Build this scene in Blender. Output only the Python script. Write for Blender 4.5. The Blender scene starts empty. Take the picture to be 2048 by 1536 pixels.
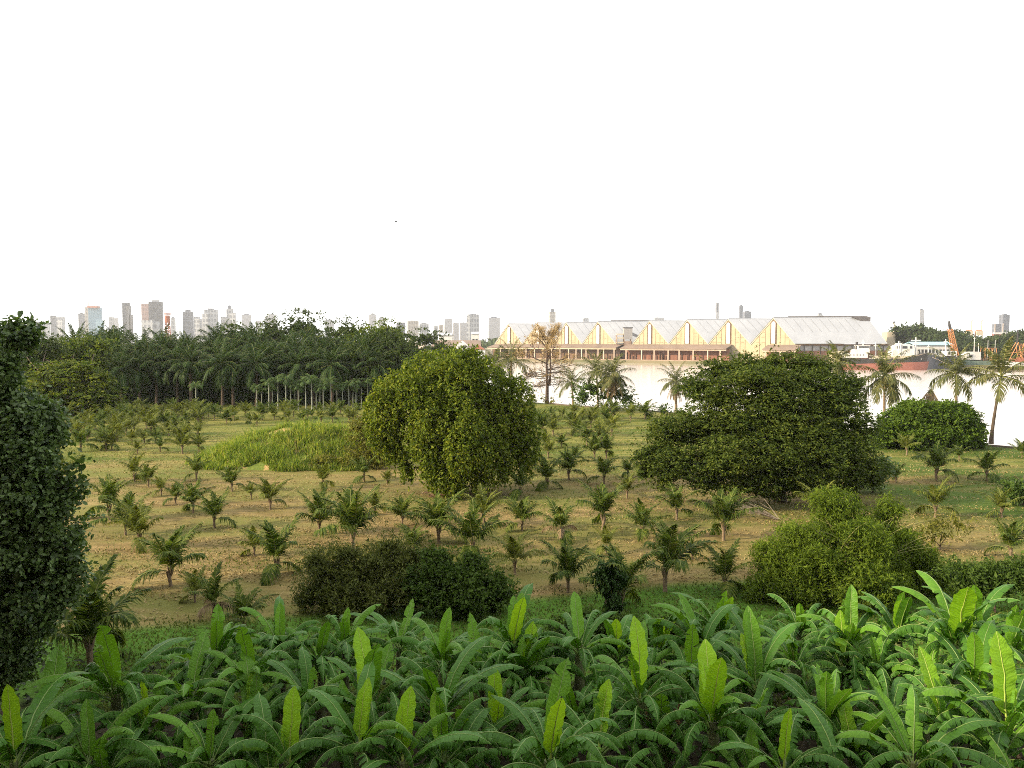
import bpy, math, random
import numpy as np
from mathutils import Vector, Matrix

sc = bpy.context.scene
COL = sc.collection
rad = math.radians
# ------------------------------------------------------------------ camera
CAM_H = 12.0
FPX = 1540.0                      # focal length in pixels of the 2048 px wide photograph
PITCH = math.atan(80 / FPX)
cam_d = bpy.data.cameras.new('camera')
cam_d.sensor_width = 36.0
cam_d.lens = 36.0 * FPX / 2048.0
cam_d.clip_start = 0.2
cam_d.clip_end = 40000
cam = bpy.data.objects.new('camera', cam_d)
COL.objects.link(cam)
cam.location = (0, 0, CAM_H)
cam.rotation_euler = (rad(90) - PITCH, 0, 0)
sc.camera = cam
# ------------------------------------------------------------------ sky and sun
SUN_EL, SUN_AZ = rad(23), math.atan2(-0.955, -0.295)     # azimuth measured as (x, y) = (sin, cos)
sun_dir = Vector((math.sin(SUN_AZ) * math.cos(SUN_EL), math.cos(SUN_AZ) * math.cos(SUN_EL), math.sin(SUN_EL)))
world = bpy.data.worlds.new('World')
sc.world = world
world.use_nodes = True
wn, wl = world.node_tree.nodes, world.node_tree.links
wn.clear()
sky = wn.new('ShaderNodeTexSky')
sky.sky_type = 'NISHITA'
sky.sun_disc = False
sky.sun_elevation = SUN_EL
sky.sun_rotation = SUN_AZ
sky.air_density = 1.0
sky.dust_density = 8.0
sky.ozone_density = 0.6
veil = wn.new('ShaderNodeMix'); veil.data_type = 'RGBA'          # thin white cloud veil over the whole sky
veil.inputs[0].default_value = 0.72
veil.inputs[7].default_value = (14.0, 14.0, 13.9, 1)
bg = wn.new('ShaderNodeBackground')
bg.inputs['Strength'].default_value = 0.088
wo = wn.new('ShaderNodeOutputWorld')
wl.new(sky.outputs[0], veil.inputs[6]); wl.new(veil.outputs[2], bg.inputs[0]); wl.new(bg.outputs[0], wo.inputs[0])
sun_d = bpy.data.lights.new('sun', 'SUN')
sun_d.energy = 5.0
sun_d.angle = rad(1.5)
sun_d.color = (1.0, 0.83, 0.58)
sun = bpy.data.objects.new('sun', sun_d)
COL.objects.link(sun)
sun.rotation_euler = (-sun_dir).to_track_quat('-Z', 'Y').to_euler()
# ------------------------------------------------------------------ render look
sc.view_settings.view_transform = 'Standard'
sc.view_settings.look = 'None'
sc.view_settings.gamma = 1
sc.view_settings.use_curve_mapping = False
sc.view_settings.exposure = 0.98
sc.render.engine = 'CYCLES'
cy = sc.cycles
cy.max_bounces = 6; cy.diffuse_bounces = 3; cy.glossy_bounces = 3; cy.transmission_bounces = 4
cy.transparent_max_bounces = 4; cy.volume_bounces = 2
cy.use_denoising = False
cy.use_adaptive_sampling = True
cy.adaptive_threshold = 0.01
cy.pixel_filter_type = 'BLACKMAN_HARRIS'
cy.filter_width = 0.95
cy.sample_clamp_indirect = 6
# ------------------------------------------------------------------ picture geometry helpers
SP, CP = math.sin(PITCH), math.cos(PITCH)
def ray(px, py):
    return ((px - 1024.0), FPX * CP + (768.0 - py) * SP, -FPX * SP + (768.0 - py) * CP)
def at(px, py, z=0.0):
    d = ray(px, py); t = (z - CAM_H) / d[2]
    return Vector((d[0] * t, d[1] * t, z))
def atd(px, py, Y):
    d = ray(px, py); t = Y / d[1]
    return Vector((d[0] * t, Y, CAM_H + d[2] * t))
def mpp(Y):                       # metres per photograph pixel at depth Y
    return Y / FPX
# ------------------------------------------------------------------ mesh helper
class G:
    def __init__(self):
        self.v = []; self.n = 0; self.ls = []; self.li = []; self.mi = []; self.uv = []; self.nl = 0
    def add(self, verts, faces, mi=0, uv=None):
        """verts (N,3); faces (M,k) int array of k-gons."""
        verts = np.asarray(verts, dtype=np.float32).reshape(-1, 3)
        faces = np.asarray(faces, dtype=np.int64)
        m, k = faces.shape
        self.v.append(verts)
        self.li.append((faces + self.n).ravel())
        self.ls.append(self.nl + np.arange(m) * k)
        self.mi.append(np.full(m, mi, dtype=np.int32))
        if uv is None: uv = np.zeros((len(verts), 2), dtype=np.float32)
        self.uv.append(np.asarray(uv, dtype=np.float32)[faces.ravel()])
        self.n += len(verts); self.nl += m * k
        return self
    def box(self, c, s, rz=0.0, mi=0, top=1.0):
        x, y, z = s[0] / 2, s[1] / 2, s[2] / 2
        v = np.array([(-x, -y, -z), (x, -y, -z), (x, y, -z), (-x, y, -z), (-x*top, -y*top, z), (x*top, -y*top, z), (x*top, y*top, z), (-x*top, y*top, z)])
        if rz:
            ca, sa = math.cos(rz), math.sin(rz)
            v = np.stack([v[:, 0] * ca - v[:, 1] * sa, v[:, 0] * sa + v[:, 1] * ca, v[:, 2]], 1)
        return self.add(v + np.array(c), [(0, 3, 2, 1), (4, 5, 6, 7), (0, 1, 5, 4), (1, 2, 6, 5), (2, 3, 7, 6), (3, 0, 4, 7)], mi)
    def prism(self, pts, ext, mi=0):
        """closed prism: polygon pts (3-D) swept by vector ext"""
        p = np.array(pts, dtype=float); k = len(p); e = np.array(ext, dtype=float)
        v = np.vstack([p, p + e])
        self.add(v, [tuple(range(k - 1, -1, -1)), tuple(range(k, 2 * k))], mi)
        return self.add(v, [(i, (i + 1) % k, k + (i + 1) % k, k + i) for i in range(k)], mi)
    def tube(self, pts, radii, sides=6, mi=0):
        P = np.array(pts, dtype=float); n = len(P)
        R = np.full(n, radii, dtype=float) if np.isscalar(radii) else np.array(radii, dtype=float)
        T = np.gradient(P, axis=0); T /= np.linalg.norm(T, axis=1, keepdims=True) + 1e-9
        ref = np.where(np.abs(T[:, 2:3]) > 0.9, np.array([[1.0, 0, 0]]), np.array([[0, 0, 1.0]]))
        A = np.cross(T, ref); A /= np.linalg.norm(A, axis=1, keepdims=True) + 1e-9
        B = np.cross(T, A)
        th = np.arange(sides) * 2 * math.pi / sides
        ring = P[:, None, :] + R[:, None, None] * (A[:, None, :] * np.cos(th)[None, :, None] + B[:, None, :] * np.sin(th)[None, :, None])
        v = ring.reshape(-1, 3)
        i = np.arange(n - 1)[:, None] * sides; j = np.arange(sides)[None, :]; j2 = (j + 1) % sides
        f = np.stack([i + j, i + j2, i + sides + j2, i + sides + j], -1).reshape(-1, 4)
        self.add(v, f, mi)
        base = (n - 1) * sides
        self.add(v[base:base + sides], [tuple(range(sides))], mi)
        return self
    def mesh(self, name, mats, smooth=False):
        me = bpy.data.meshes.new(name)
        v = np.vstack(self.v).astype(np.float32)
        li = np.concatenate(self.li).astype(np.int32); ls = np.concatenate(self.ls).astype(np.int32); mi = np.concatenate(self.mi)
        me.vertices.add(len(v)); me.vertices.foreach_set('co', v.ravel())
        me.loops.add(len(li)); me.loops.foreach_set('vertex_index', li)
        me.polygons.add(len(ls)); me.polygons.foreach_set('loop_start', ls)
        me.polygons.foreach_set('material_index', mi)
        me.polygons.foreach_set('use_smooth', np.full(len(ls), bool(smooth)))
        uvl = me.uv_layers.new(name='UVMap')
        uvl.data.foreach_set('uv', np.vstack(self.uv).astype(np.float32).ravel())
        me.update(calc_edges=True)
        for m in (mats if isinstance(mats, (list, tuple)) else [mats]): me.materials.append(m)
        return me
def link(name, me, parent=None, loc=None, rot=None, scale=None):
    o = bpy.data.objects.new(name, me); COL.objects.link(o)
    if parent is not None: o.parent = parent
    if loc is not None: o.location = loc
    if rot is not None: o.rotation_euler = rot
    if scale is not None: o.scale = scale if hasattr(scale, '__len__') else (scale,) * 3
    return o
def tag(o, label, cat, group=None, kind=None):
    o['label'] = label
    if cat: o['category'] = cat
    if group: o['group'] = group
    if kind: o['kind'] = kind
    return o
def thing(name, label, cat, loc=(0, 0, 0), rz=0.0, group=None, scale=1.0):
    o = link(name, None, None, loc, (0, 0, rz), scale)
    o.empty_display_size = 0.3
    return tag(o, label, cat, group)
def part(name, g, mats, parent, smooth=False, label=None, **kw):
    o = link(name, g.mesh(name, mats, smooth), parent, **kw)
    if label: o['label'] = label
    return o
def structure(name, g, mats, label=None, smooth=False):
    o = link(name, g.mesh(name, mats, smooth)); o['kind'] = 'structure'
    if label: o['label'] = label
    return o
ONES = 'zeroth first second third fourth fifth sixth seventh eighth ninth tenth eleventh twelfth thirteenth fourteenth fifteenth sixteenth seventeenth eighteenth nineteenth'.split()
def nth(i):
    if i < 20: return ONES[i]
    t, r = divmod(i, 10)
    return ('twenty', 'thirty', 'forty')[t - 2] + '-' + ONES[r] if r else ('twentieth', 'thirtieth', 'fortieth')[t - 2]
# ------------------------------------------------------------------ materials
class NT:
    def __init__(self, name):
        self.m = bpy.data.materials.new(name); self.m.use_nodes = True
        self.t = self.m.node_tree; self.t.nodes.clear()
        self.out = self.t.nodes.new('ShaderNodeOutputMaterial')
    def n(self, typ, **kw):
        x = self.t.nodes.new('ShaderNode' + typ)
        for k, v in kw.items(): setattr(x, k, v)
        return x
    def l(self, a, b): self.t.links.new(a, b)
    def mix(self, fac, a, b, blend='MIX'):
        x = self.n('Mix', data_type='RGBA', blend_type=blend)
        for s, val in ((0, fac), (6, a), (7, b)):
            if hasattr(val, 'is_linked'): self.l(val, x.inputs[s])
            elif isinstance(val, (int, float)): x.inputs[s].default_value = val
            else: x.inputs[s].default_value = (*val, 1) if len(val) == 3 else val
        return x.outputs[2]
    def math(self, op, a, b=0.0, c=None, clamp=False):
        x = self.n('Math', operation=op, use_clamp=clamp)
        for s, val in enumerate((a, b) if c is None else (a, b, c)):
            if hasattr(val, 'is_linked'): self.l(val, x.inputs[s])
            else: x.inputs[s].default_value = val
        return x.outputs[0]
    def noise(self, scale, detail=3.0, rough=0.55, vec=None, dist=0.0):
        x = self.n('TexNoise'); x.inputs['Scale'].default_value = scale; x.inputs['Detail'].default_value = detail
        x.inputs['Roughness'].default_value = rough; x.inputs['Distortion'].default_value = dist
        if vec is not None: self.l(vec, x.inputs['Vector'])
        return x.outputs[0]
    def ramp(self, fac, stops, interp='LINEAR'):
        x = self.n('ValToRGB'); self.l(fac, x.inputs[0]); x.color_ramp.interpolation = interp
        e = x.color_ramp.elements
        while len(e) < len(stops): e.new(0.5)
        for i, (p, c) in enumerate(stops): e[i].position = p; e[i].color = (*c, 1) if len(c) == 3 else c
        return x.outputs[0]
    def smooth(self, val, a, b):
        x = self.n('MapRange', interpolation_type='SMOOTHSTEP'); self.l(val, x.inputs[0])
        x.inputs[1].default_value = a; x.inputs[2].default_value = b
        return x.outputs[0]
    def mapped(self, vec, scale=(1, 1, 1), rot=(0, 0, 0)):
        x = self.n('Mapping'); self.l(vec, x.inputs[0]); x.inputs[3].default_value = scale; x.inputs[2].default_value = rot
        return x.outputs[0]
    def bump(self, h, strength=0.4, dist=0.1):
        x = self.n('Bump'); x.inputs['Strength'].default_value = strength; x.inputs['Distance'].default_value = dist
        self.l(h, x.inputs['Height']); return x.outputs[0]
    def pbsdf(self, col, rough=0.6, spec=0.3, metal=0.0, normal=None):
        p = self.n('BsdfPrincipled')
        if hasattr(col, 'is_linked'): self.l(col, p.inputs['Base Color'])
        else: p.inputs['Base Color'].default_value = (*col, 1)
        if hasattr(rough, 'is_linked'): self.l(rough, p.inputs['Roughness'])
        else: p.inputs['Roughness'].default_value = rough
        p.inputs['Specular IOR Level'].default_value = spec; p.inputs['Metallic'].default_value = metal
        if normal is not None: self.l(normal, p.inputs['Normal'])
        return p.outputs[0]
    def done(self, sh):
        self.l(sh, self.out.inputs[0]); return self.m

def leafmat(name, c1, c2, c3=None, trans=0.35, tcol=None, rough=0.55, spec=0.08, clump=0.35):
    """leaves: colour varies leaf by leaf and spray by spray; light passes through the blade"""
    N = NT(name)
    geo = N.n('NewGeometry'); oi = N.n('ObjectInfo'); tc = N.n('TexCoord')
    big = N.noise(clump, 2.0, vec=tc.outputs['Object'])
    f = N.math('ADD', N.math('MULTIPLY', geo.outputs['Random Per Island'], 0.62), N.math('MULTIPLY', big, 0.48))
    f = N.math('ADD', f, N.math('MULTIPLY', oi.outputs['Random'], 0.12))
    stops = [(0.25, c1), (0.75, c2)] + ([(1.0, c3)] if c3 else [])
    col = N.ramp(f, stops)
    sh = N.pbsdf(col, rough, spec)
    tl = N.n('BsdfTranslucent')
    N.l(N.mix(1.0, col, tcol or (1.7, 1.75, 0.8), 'MULTIPLY'), tl.inputs[0])
    mx = N.n('MixShader'); mx.inputs[0].default_value = trans
    N.l(sh, mx.inputs[1]); N.l(tl.outputs[0], mx.inputs[2])
    return N.done(mx.outputs[0])
def plain(name, c1, c2=None, scale=1.5, rough=0.7, spec=0.25, metal=0.0, bump=0.0, detail=4, stretch=(1, 1, 1)):
    N = NT(name); tc = N.n('TexCoord')
    v = N.mapped(tc.outputs['Object'], stretch)
    nz = N.noise(scale, detail, 0.6, v)
    col = N.ramp(nz, [(0.3, c1), (0.7, c2 or tuple(x * 0.8 for x in c1))])
    return N.done(N.pbsdf(col, rough, spec, metal, N.bump(nz, bump, 0.05) if bump else None))
M = {}
M['bark'] = plain('bark', (0.10, 0.075, 0.055), (0.045, 0.033, 0.025), 4, 0.9, 0.1, bump=0.6, stretch=(1, 1, 0.25))
M['pale_bark'] = plain('pale_bark', (0.30, 0.25, 0.19), (0.17, 0.135, 0.10), 5, 0.9, 0.1, bump=0.5, stretch=(1, 1, 0.3))
M['palm_bark'] = plain('palm_bark', (0.22, 0.165, 0.11), (0.11, 0.08, 0.05), 6, 0.9, 0.1, bump=0.6, stretch=(.5, .5, 3))
M['areca_bark'] = plain('areca_bark', (0.24, 0.25, 0.21), (0.14, 0.15, 0.12), 3, 0.8, 0.15, stretch=(.5, .5, 3))
M['dead_frond'] = leafmat('dead_frond', (0.12, 0.085, 0.045), (0.24, 0.175, 0.10), trans=0.2, tcol=(1, .9, .7))
M['rachis'] = plain('rachis', (0.20, 0.21, 0.06), (0.13, 0.14, 0.04), 3)
# ================================================================== foliage builders
def unit(a): return a / (np.linalg.norm(a, axis=-1, keepdims=True) + 1e-9)
LEAF_SHAPES = {
    'rhomb': (np.array([-.5, 0.05, .5, 0.05]), np.array([0, .5, 0, -.5]), np.array([0, .10, -.05, .10])),
    'oval': (np.array([-.5, -.18, .22, .5, .22, -.18]), np.array([0, .42, .36, 0, -.36, -.42]), np.array([0, .10, .06, -.08, .06, .10])),
}
def put_leaves(g, pos, axis, nrm, L, W, shape='rhomb', mi=0):
    """one leaf per row of pos"""
    axis = unit(axis); side = unit(np.cross(nrm, axis)); nn = np.cross(axis, side)
    a, s, h = LEAF_SHAPES[shape]; k = len(a); n = len(pos)
    L = np.broadcast_to(L, n)[:, None, None]; W = np.broadcast_to(W, n)[:, None, None]
    v = pos[:, None, :] + axis[:, None, :] * a[None, :, None] * L + side[:, None, :] * s[None, :, None] * W + nn[:, None, :] * h[None, :, None] * W
    g.add(v.reshape(-1, 3), np.arange(n * k).reshape(n, k), mi)
def crown(g, blobs, nclump, per, leaf, spread, seed, shell=0.82, up=0.6, droop=0.0, shape='rhomb', keep=0.72, flat=1.0, low=0.0, inner_big=1.6):
    """blobs rows: cx cy cz rx ry rz.  Sprays of leaves sit on the hulls of the blobs, fewer inside."""
    r = np.random.default_rng(seed)
    B = np.array(blobs, dtype=float)
    c, R = B[:, :3], B[:, 3:6]
    w = R[:, 0] * R[:, 1] + R[:, 1] * R[:, 2] + R[:, 0] * R[:, 2]
    idx = r.choice(len(B), nclump, p=w / w.sum())
    d = unit(r.normal(size=(nclump, 3)))
    if low: d[:, 2] = np.where((d[:, 2] < 0) & (r.random(nclump) < low), -d[:, 2], d[:, 2])
    is_shell = r.random(nclump) < shell
    lump = 1 + 0.13 * np.sin(d[:, 0] * 7 + idx * 2.1) * np.cos(d[:, 2] * 6 + idx) + 0.07 * np.sin(d[:, 1] * 13 + idx * 1.7)
    rr = np.where(is_shell, r.uniform(.84, 1.03, nclump) * lump, r.uniform(.35, .84, nclump))
    p = c[idx] + d * rr[:, None] * R[idx]
    inside = np.zeros(nclump, bool)
    for b in range(len(B)):
        q = np.linalg.norm((p - c[b]) / R[b], axis=1)
        inside |= (q < keep) & (idx != b) & is_shell
    p, d, is_shell, idx = p[~inside], d[~inside], is_shell[~inside], idx[~inside]
    m = len(p)
    fac = r.uniform(.55, 1.45, m)
    k = np.repeat(np.arange(m), per)
    off = r.normal(size=(len(k), 3)) * np.array([spread[0], spread[0], spread[1]]) * fac[k][:, None]
    pos = p[k] + off
    if droop: pos[:, 2] -= np.abs(r.normal(size=len(k))) * droop * fac[k]
    out = d[k]
    axis = unit(r.normal(size=(len(k), 3)) * .8 + out * .6 + np.array([0, 0, -droop * 1.2 - .15]))
    if flat < 1: axis[:, 2] *= flat
    nrm = unit(r.normal(size=(len(k), 3)) * .55 + out * .5 + np.array([0, 0, up]))
    sz = r.uniform(.7, 1.3, len(k)) * np.where(is_shell[k], 1.0, inner_big)
    put_leaves(g, pos, axis, nrm, leaf[0] * sz, leaf[1] * sz, shape)
def boughs(B, per_m2, r0, seed, squash=1.0, lo=.80, hi=1.08, low=.45, jitter=.35):
    """break every big blob into many smaller foliage masses sitting on its hull"""
    r = np.random.default_rng(seed); out = []
    B = np.array(B, float); c, R = B[:, :3], B[:, 3:6]
    for b in range(len(B)):
        area = 4.2 * (R[b, 0] * R[b, 1] + R[b, 1] * R[b, 2] + R[b, 0] * R[b, 2])
        n = max(3, int(area * per_m2))
        d = unit(r.normal(size=(n, 3)))
        d[:, 2] = np.where((d[:, 2] < -.2) & (r.random(n) < low), -d[:, 2], d[:, 2])
        u_ = r.uniform(lo, hi, (n, 1)); ss = r0 * r.uniform(1 - jitter, 1 + jitter * 1.5, n)
        ss = np.minimum(ss, .75 * min(R[b]) + .25 * r0)
        p = c[b] + d * np.maximum(R[b] * u_ - .62 * ss[:, None] * np.array([1, 1, squash]), R[b] * .25)
        for q in range(n):
            ins = (np.linalg.norm((p[q] - c) / R, axis=1) < .66); ins[b] = False
            if ins.any(): continue
            s = ss[q]
            out.append((*p[q], s * r.uniform(.85, 1.25), s * r.uniform(.85, 1.2), s * squash))
    return out
def sprays(g, B, n, L, leaf, seed, rise=.5, sag=.5, per=16, keep=.8, low=.7, thick=.09):
    """loose twigs of leaves standing out of the crown so that its outline is ragged"""
    r = np.random.default_rng(seed)
    B = np.array(B, float); c, R = B[:, :3], B[:, 3:6]
    w = R[:, 0] * R[:, 1] + R[:, 1] * R[:, 2] + R[:, 0] * R[:, 2]
    idx = r.choice(len(B), n, p=w / w.sum()); d = unit(r.normal(size=(n, 3)))
    d[:, 2] = np.where((d[:, 2] < -.1) & (r.random(n) < low), -d[:, 2], d[:, 2])
    p = c[idx] + d * R[idx] * .86
    ins = np.zeros(n, bool)
    for b in range(len(B)): ins |= (np.linalg.norm((p - c[b]) / R[b], axis=1) < keep) & (idx != b)
    p, d = p[~ins], d[~ins]; m = len(p)
    ln = L * r.uniform(.45, 1.35, m); v = unit(d + r.normal(size=(m, 3)) * .35 + np.array([0, 0, rise]))
    k = np.repeat(np.arange(m), per); t = np.tile(np.linspace(.05, 1, per), m)
    pos = p[k] + v[k] * (t * ln[k])[:, None]; pos[:, 2] -= sag * ln[k] * t ** 2
    pos += r.normal(size=pos.shape) * (thick * ln[k] * (1.1 - .6 * t))[:, None]
    tang = v[k] - np.array([0, 0, 1.0]) * (2 * sag * t)[:, None]
    ax = unit(tang * .7 + r.normal(size=pos.shape) * .55)
    put_leaves(g, pos, ax, r.normal(size=pos.shape) * .6 + np.array([0, 0, .7]), leaf[0] * r.uniform(.6, 1.2, len(k)), leaf[1] * r.uniform(.6, 1.2, len(k)))
def crown2(g, B, bough, nclump, per, leaf, spread, seed, core=.16, **kw):
    """bough = (per_m2, radius, squash)"""
    S = boughs(B, bough[0], bough[1], seed + 1000, bough[2], hi=bough[3] if len(bough) > 3 else 1.08)
    kk = dict(kw); kk.setdefault('shell', .9); kk['keep'] = .70
    crown(g, S, nclump, per, leaf, spread, seed, **kk)
    k2 = dict(kw); k2['shell'] = 0.0; k2['inner_big'] = 2.4
    crown(g, [(*b[:3], b[3] * .64, b[4] * .64, b[5] * .64) for b in B], int(nclump * core), max(5, per - 3), leaf, spread, seed + 5, **k2)
    return S
def limbs(g, base, fork_z, r0, targets, seed, sides=7, wob=0.25):
    rnd = random.Random(seed)
    base = Vector(base)
    top = base + Vector((rnd.uniform(-.2, .2), rnd.uniform(-.2, .2), fork_z))
    g.tube([base - Vector((0, 0, .2)), base + Vector((0, 0, .02)), base.lerp(top, .5) + Vector((rnd.uniform(-wob, wob) * .4, rnd.uniform(-wob, wob) * .4, 0)), top], [r0 * 1.5, r0 * 1.2, r0 * .95, r0 * .85], sides)
    for t in targets:
        t = Vector(t); dlt = t - top
        mid = top + dlt * .5 + Vector((rnd.uniform(-wob, wob), rnd.uniform(-wob, wob), rnd.uniform(0, wob))) * dlt.length * .3
        g.tube([top - Vector((0, 0, .1)), top.lerp(mid, .5), mid, t], [r0 * .6, r0 * .45, r0 * .3, r0 * .1], 5)
def frond(g, o, az, el, L, bend, npair, ll, lw, droop, rng, vee=0.5, rach=0.02, mi=0, rmi=1, t0=0.14, twist=0.0, gap=0.0):
    """feather leaf: midrib arc with leaflets on both sides"""
    n = 12
    t = np.linspace(0, 1, n)
    th = el - bend * t ** 1.5
    step = L / (n - 1)
    hx = np.concatenate([[0], np.cumsum(np.cos(th[:-1]) * step)]); hz = np.concatenate([[0], np.cumsum(np.sin(th[:-1]) * step)])
    ca, sa = math.cos(az), math.sin(az)
    azs = az + twist * t ** 2
    P = np.stack([o[0] + hx * np.cos(azs), o[1] + hx * np.sin(azs), o[2] + hz], 1)
    g.tube(P, np.linspace(rach, rach * .25, n), 4, rmi)
    tl = np.linspace(t0, .99, npair) + rng.normal(size=npair) * .004
    tl = np.clip(tl, 0, 1)
    base = np.stack([np.interp(tl, t, P[:, k]) for k in range(3)], 1)
    thl = np.interp(tl, t, th)
    T = np.stack([np.cos(thl) * ca, np.cos(thl) * sa, np.sin(thl)], 1)
    S = np.tile(np.array([-sa, ca, 0.0]), (npair, 1))
    Nn = np.cross(T, S)
    Nn *= np.sign(Nn[:, 2:3] + 1e-6) if abs(el) < 1.2 else 1
    fa = np.interp(tl, [0, .5, 1], [1.25, .95, .35])
    prof = np.clip(np.sin(math.pi * (0.16 + 0.80 * tl)), .05, 1) ** .6
    for s in (-1, 1):
        keepm = rng.random(npair) > gap
        f2 = fa + rng.normal(size=npair) * .07
        v2 = vee + rng.normal(size=npair) * .12
        D = T * np.cos(f2)[:, None] + (S * s * np.cos(v2)[:, None] + Nn * np.sin(v2)[:, None]) * np.sin(f2)[:, None]
        ln = ll * prof * rng.uniform(.85, 1.1, npair)
        dr = droop * rng.uniform(.6, 1.4, npair)
        mid = base + D * (ln * .55)[:, None] - np.array([0, 0, 1.0]) * (dr * ln * .18)[:, None]
        tip = base + D * (ln * .92)[:, None] - np.array([0, 0, 1.0]) * (dr * ln * .75)[:, None]
        W = unit(np.cross(D, np.cross(T, D))) * (lw * .5)
        W = unit(T - D * (T * D).sum(1, keepdims=True)) * (lw * .5)
        v = np.stack([base - W, base + W, mid + W * .9, mid - W * .9, tip], 1)[keepm]
        k = len(v)
        i = np.arange(k)[:, None] * 5
        g.add(v.reshape(-1, 3), i + np.array([[0, 1, 2, 3]]), mi)
        # tips share the spray's vertices positions (a separate triangle)
        g.add(v[:, [3, 2, 4]].reshape(-1, 3), np.arange(k * 3).reshape(k, 3), mi)
def palm_trunk(g, h, r0, r1, lean=(0, 0), seed=0, rings=10, sides=8, flare=1.5):
    rnd = random.Random(seed)
    n = max(5, rings)
    pts, rr = [], []
    for i in range(n + 1):
        t = i / n
        pts.append((lean[0] * t ** 1.4, lean[1] * t ** 1.4, -0.12 + (h + .12) * t))
        rr.append((r0 * (1 + (flare - 1) * max(0, 1 - t * 5)) * (1 - t) + r1 * t) * rnd.uniform(.93, 1.07))
    g.tube(pts, rr, sides)
# ------------------------------------------------------------------ leaf colours
M['mid_tree'] = leafmat('mid_tree_leaf', (0.020, 0.042, 0.005), (0.108, 0.148, 0.014), (0.19, 0.205, 0.022), trans=0.30)
M['dark_broad'] = leafmat('dark_broad_leaf', (0.012, 0.032, 0.009), (0.095, 0.150, 0.042), trans=0.25, rough=.42, spec=.3)
M['rain_tree'] = leafmat('rain_tree_leaf', (0.014, 0.030, 0.006), (0.068, 0.096, 0.015), (0.12, 0.14, 0.02), trans=0.28)
M['round_tree'] = leafmat('round_tree_leaf', (0.022, 0.048, 0.006), (0.085, 0.135, 0.015), trans=0.3)
M['bamboo_leaf'] = leafmat('bamboo_leaf', (0.024, 0.050, 0.006), (0.120, 0.170, 0.017), trans=0.35)
M['reddish_shrub'] = leafmat('reddish_shrub_leaf', (0.020, 0.034, 0.008), (0.100, 0.115, 0.028), trans=0.25)
M['green_shrub'] = leafmat('green_shrub_leaf', (0.016, 0.036, 0.007), (0.068, 0.110, 0.020), trans=0.3)
M['olive_shrub'] = leafmat('olive_shrub_leaf', (0.050, 0.055, 0.012), (0.150, 0.150, 0.030), trans=0.3)
M['acacia'] = leafmat('acacia_leaf', (0.020, 0.045, 0.006), (0.090, 0.120, 0.014), (0.15, 0.16, 0.02), trans=0.3)
M['wood_broad'] = leafmat('woodland_leaf', (0.011, 0.024, 0.006), (0.044, 0.064, 0.014), trans=0.25)
M['far_leaf'] = leafmat('far_bank_leaf', (0.016, 0.030, 0.012), (0.050, 0.072, 0.026), trans=0.2, clump=0.1)
M['oil_frond'] = leafmat('oil_palm_frond', (0.007, 0.022, 0.005), (0.034, 0.062, 0.013), trans=0.2)
M['areca_frond'] = leafmat('areca_frond', (0.030, 0.058, 0.020), (0.075, 0.120, 0.040), trans=0.3)
M['coco_frond'] = leafmat('coconut_frond', (0.035, 0.048, 0.018), (0.095, 0.100, 0.038), (0.15, 0.13, 0.05), trans=0.25)
M['young_frond'] = leafmat('young_palm_frond', (0.015, 0.036, 0.006), (0.080, 0.115, 0.017), (0.15, 0.16, 0.032), trans=0.28, clump=.6)
M['young_frond_light'] = leafmat('light_young_palm_frond', (0.045, 0.064, 0.010), (0.125, 0.145, 0.026), (0.19, 0.19, 0.042), trans=0.3, clump=.6)
M['kapok_leaf'] = leafmat('sparse_dry_leaf', (0.24, 0.165, 0.07), (0.40, 0.30, 0.15), trans=0.3, tcol=(1.2, 1, .7))
M['tall_grass'] = leafmat('tall_grass_blade', (0.045, 0.095, 0.012), (0.170, 0.215, 0.036), (0.33, 0.30, 0.08), trans=0.35, clump=.25)
M['dry_grass'] = leafmat('dry_grass_blade', (0.16, 0.12, 0.045), (0.30, 0.235, 0.10), trans=0.15, tcol=(1, 1, .8), clump=.15)
M['low_grass'] = leafmat('low_grass_blade', (0.045, 0.080, 0.016), (0.115, 0.135, 0.030), trans=0.2, clump=.15)
M['ivy'] = leafmat('ivy_leaf', (0.015, 0.035, 0.010), (0.045, 0.085, 0.022), trans=0.25)
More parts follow.
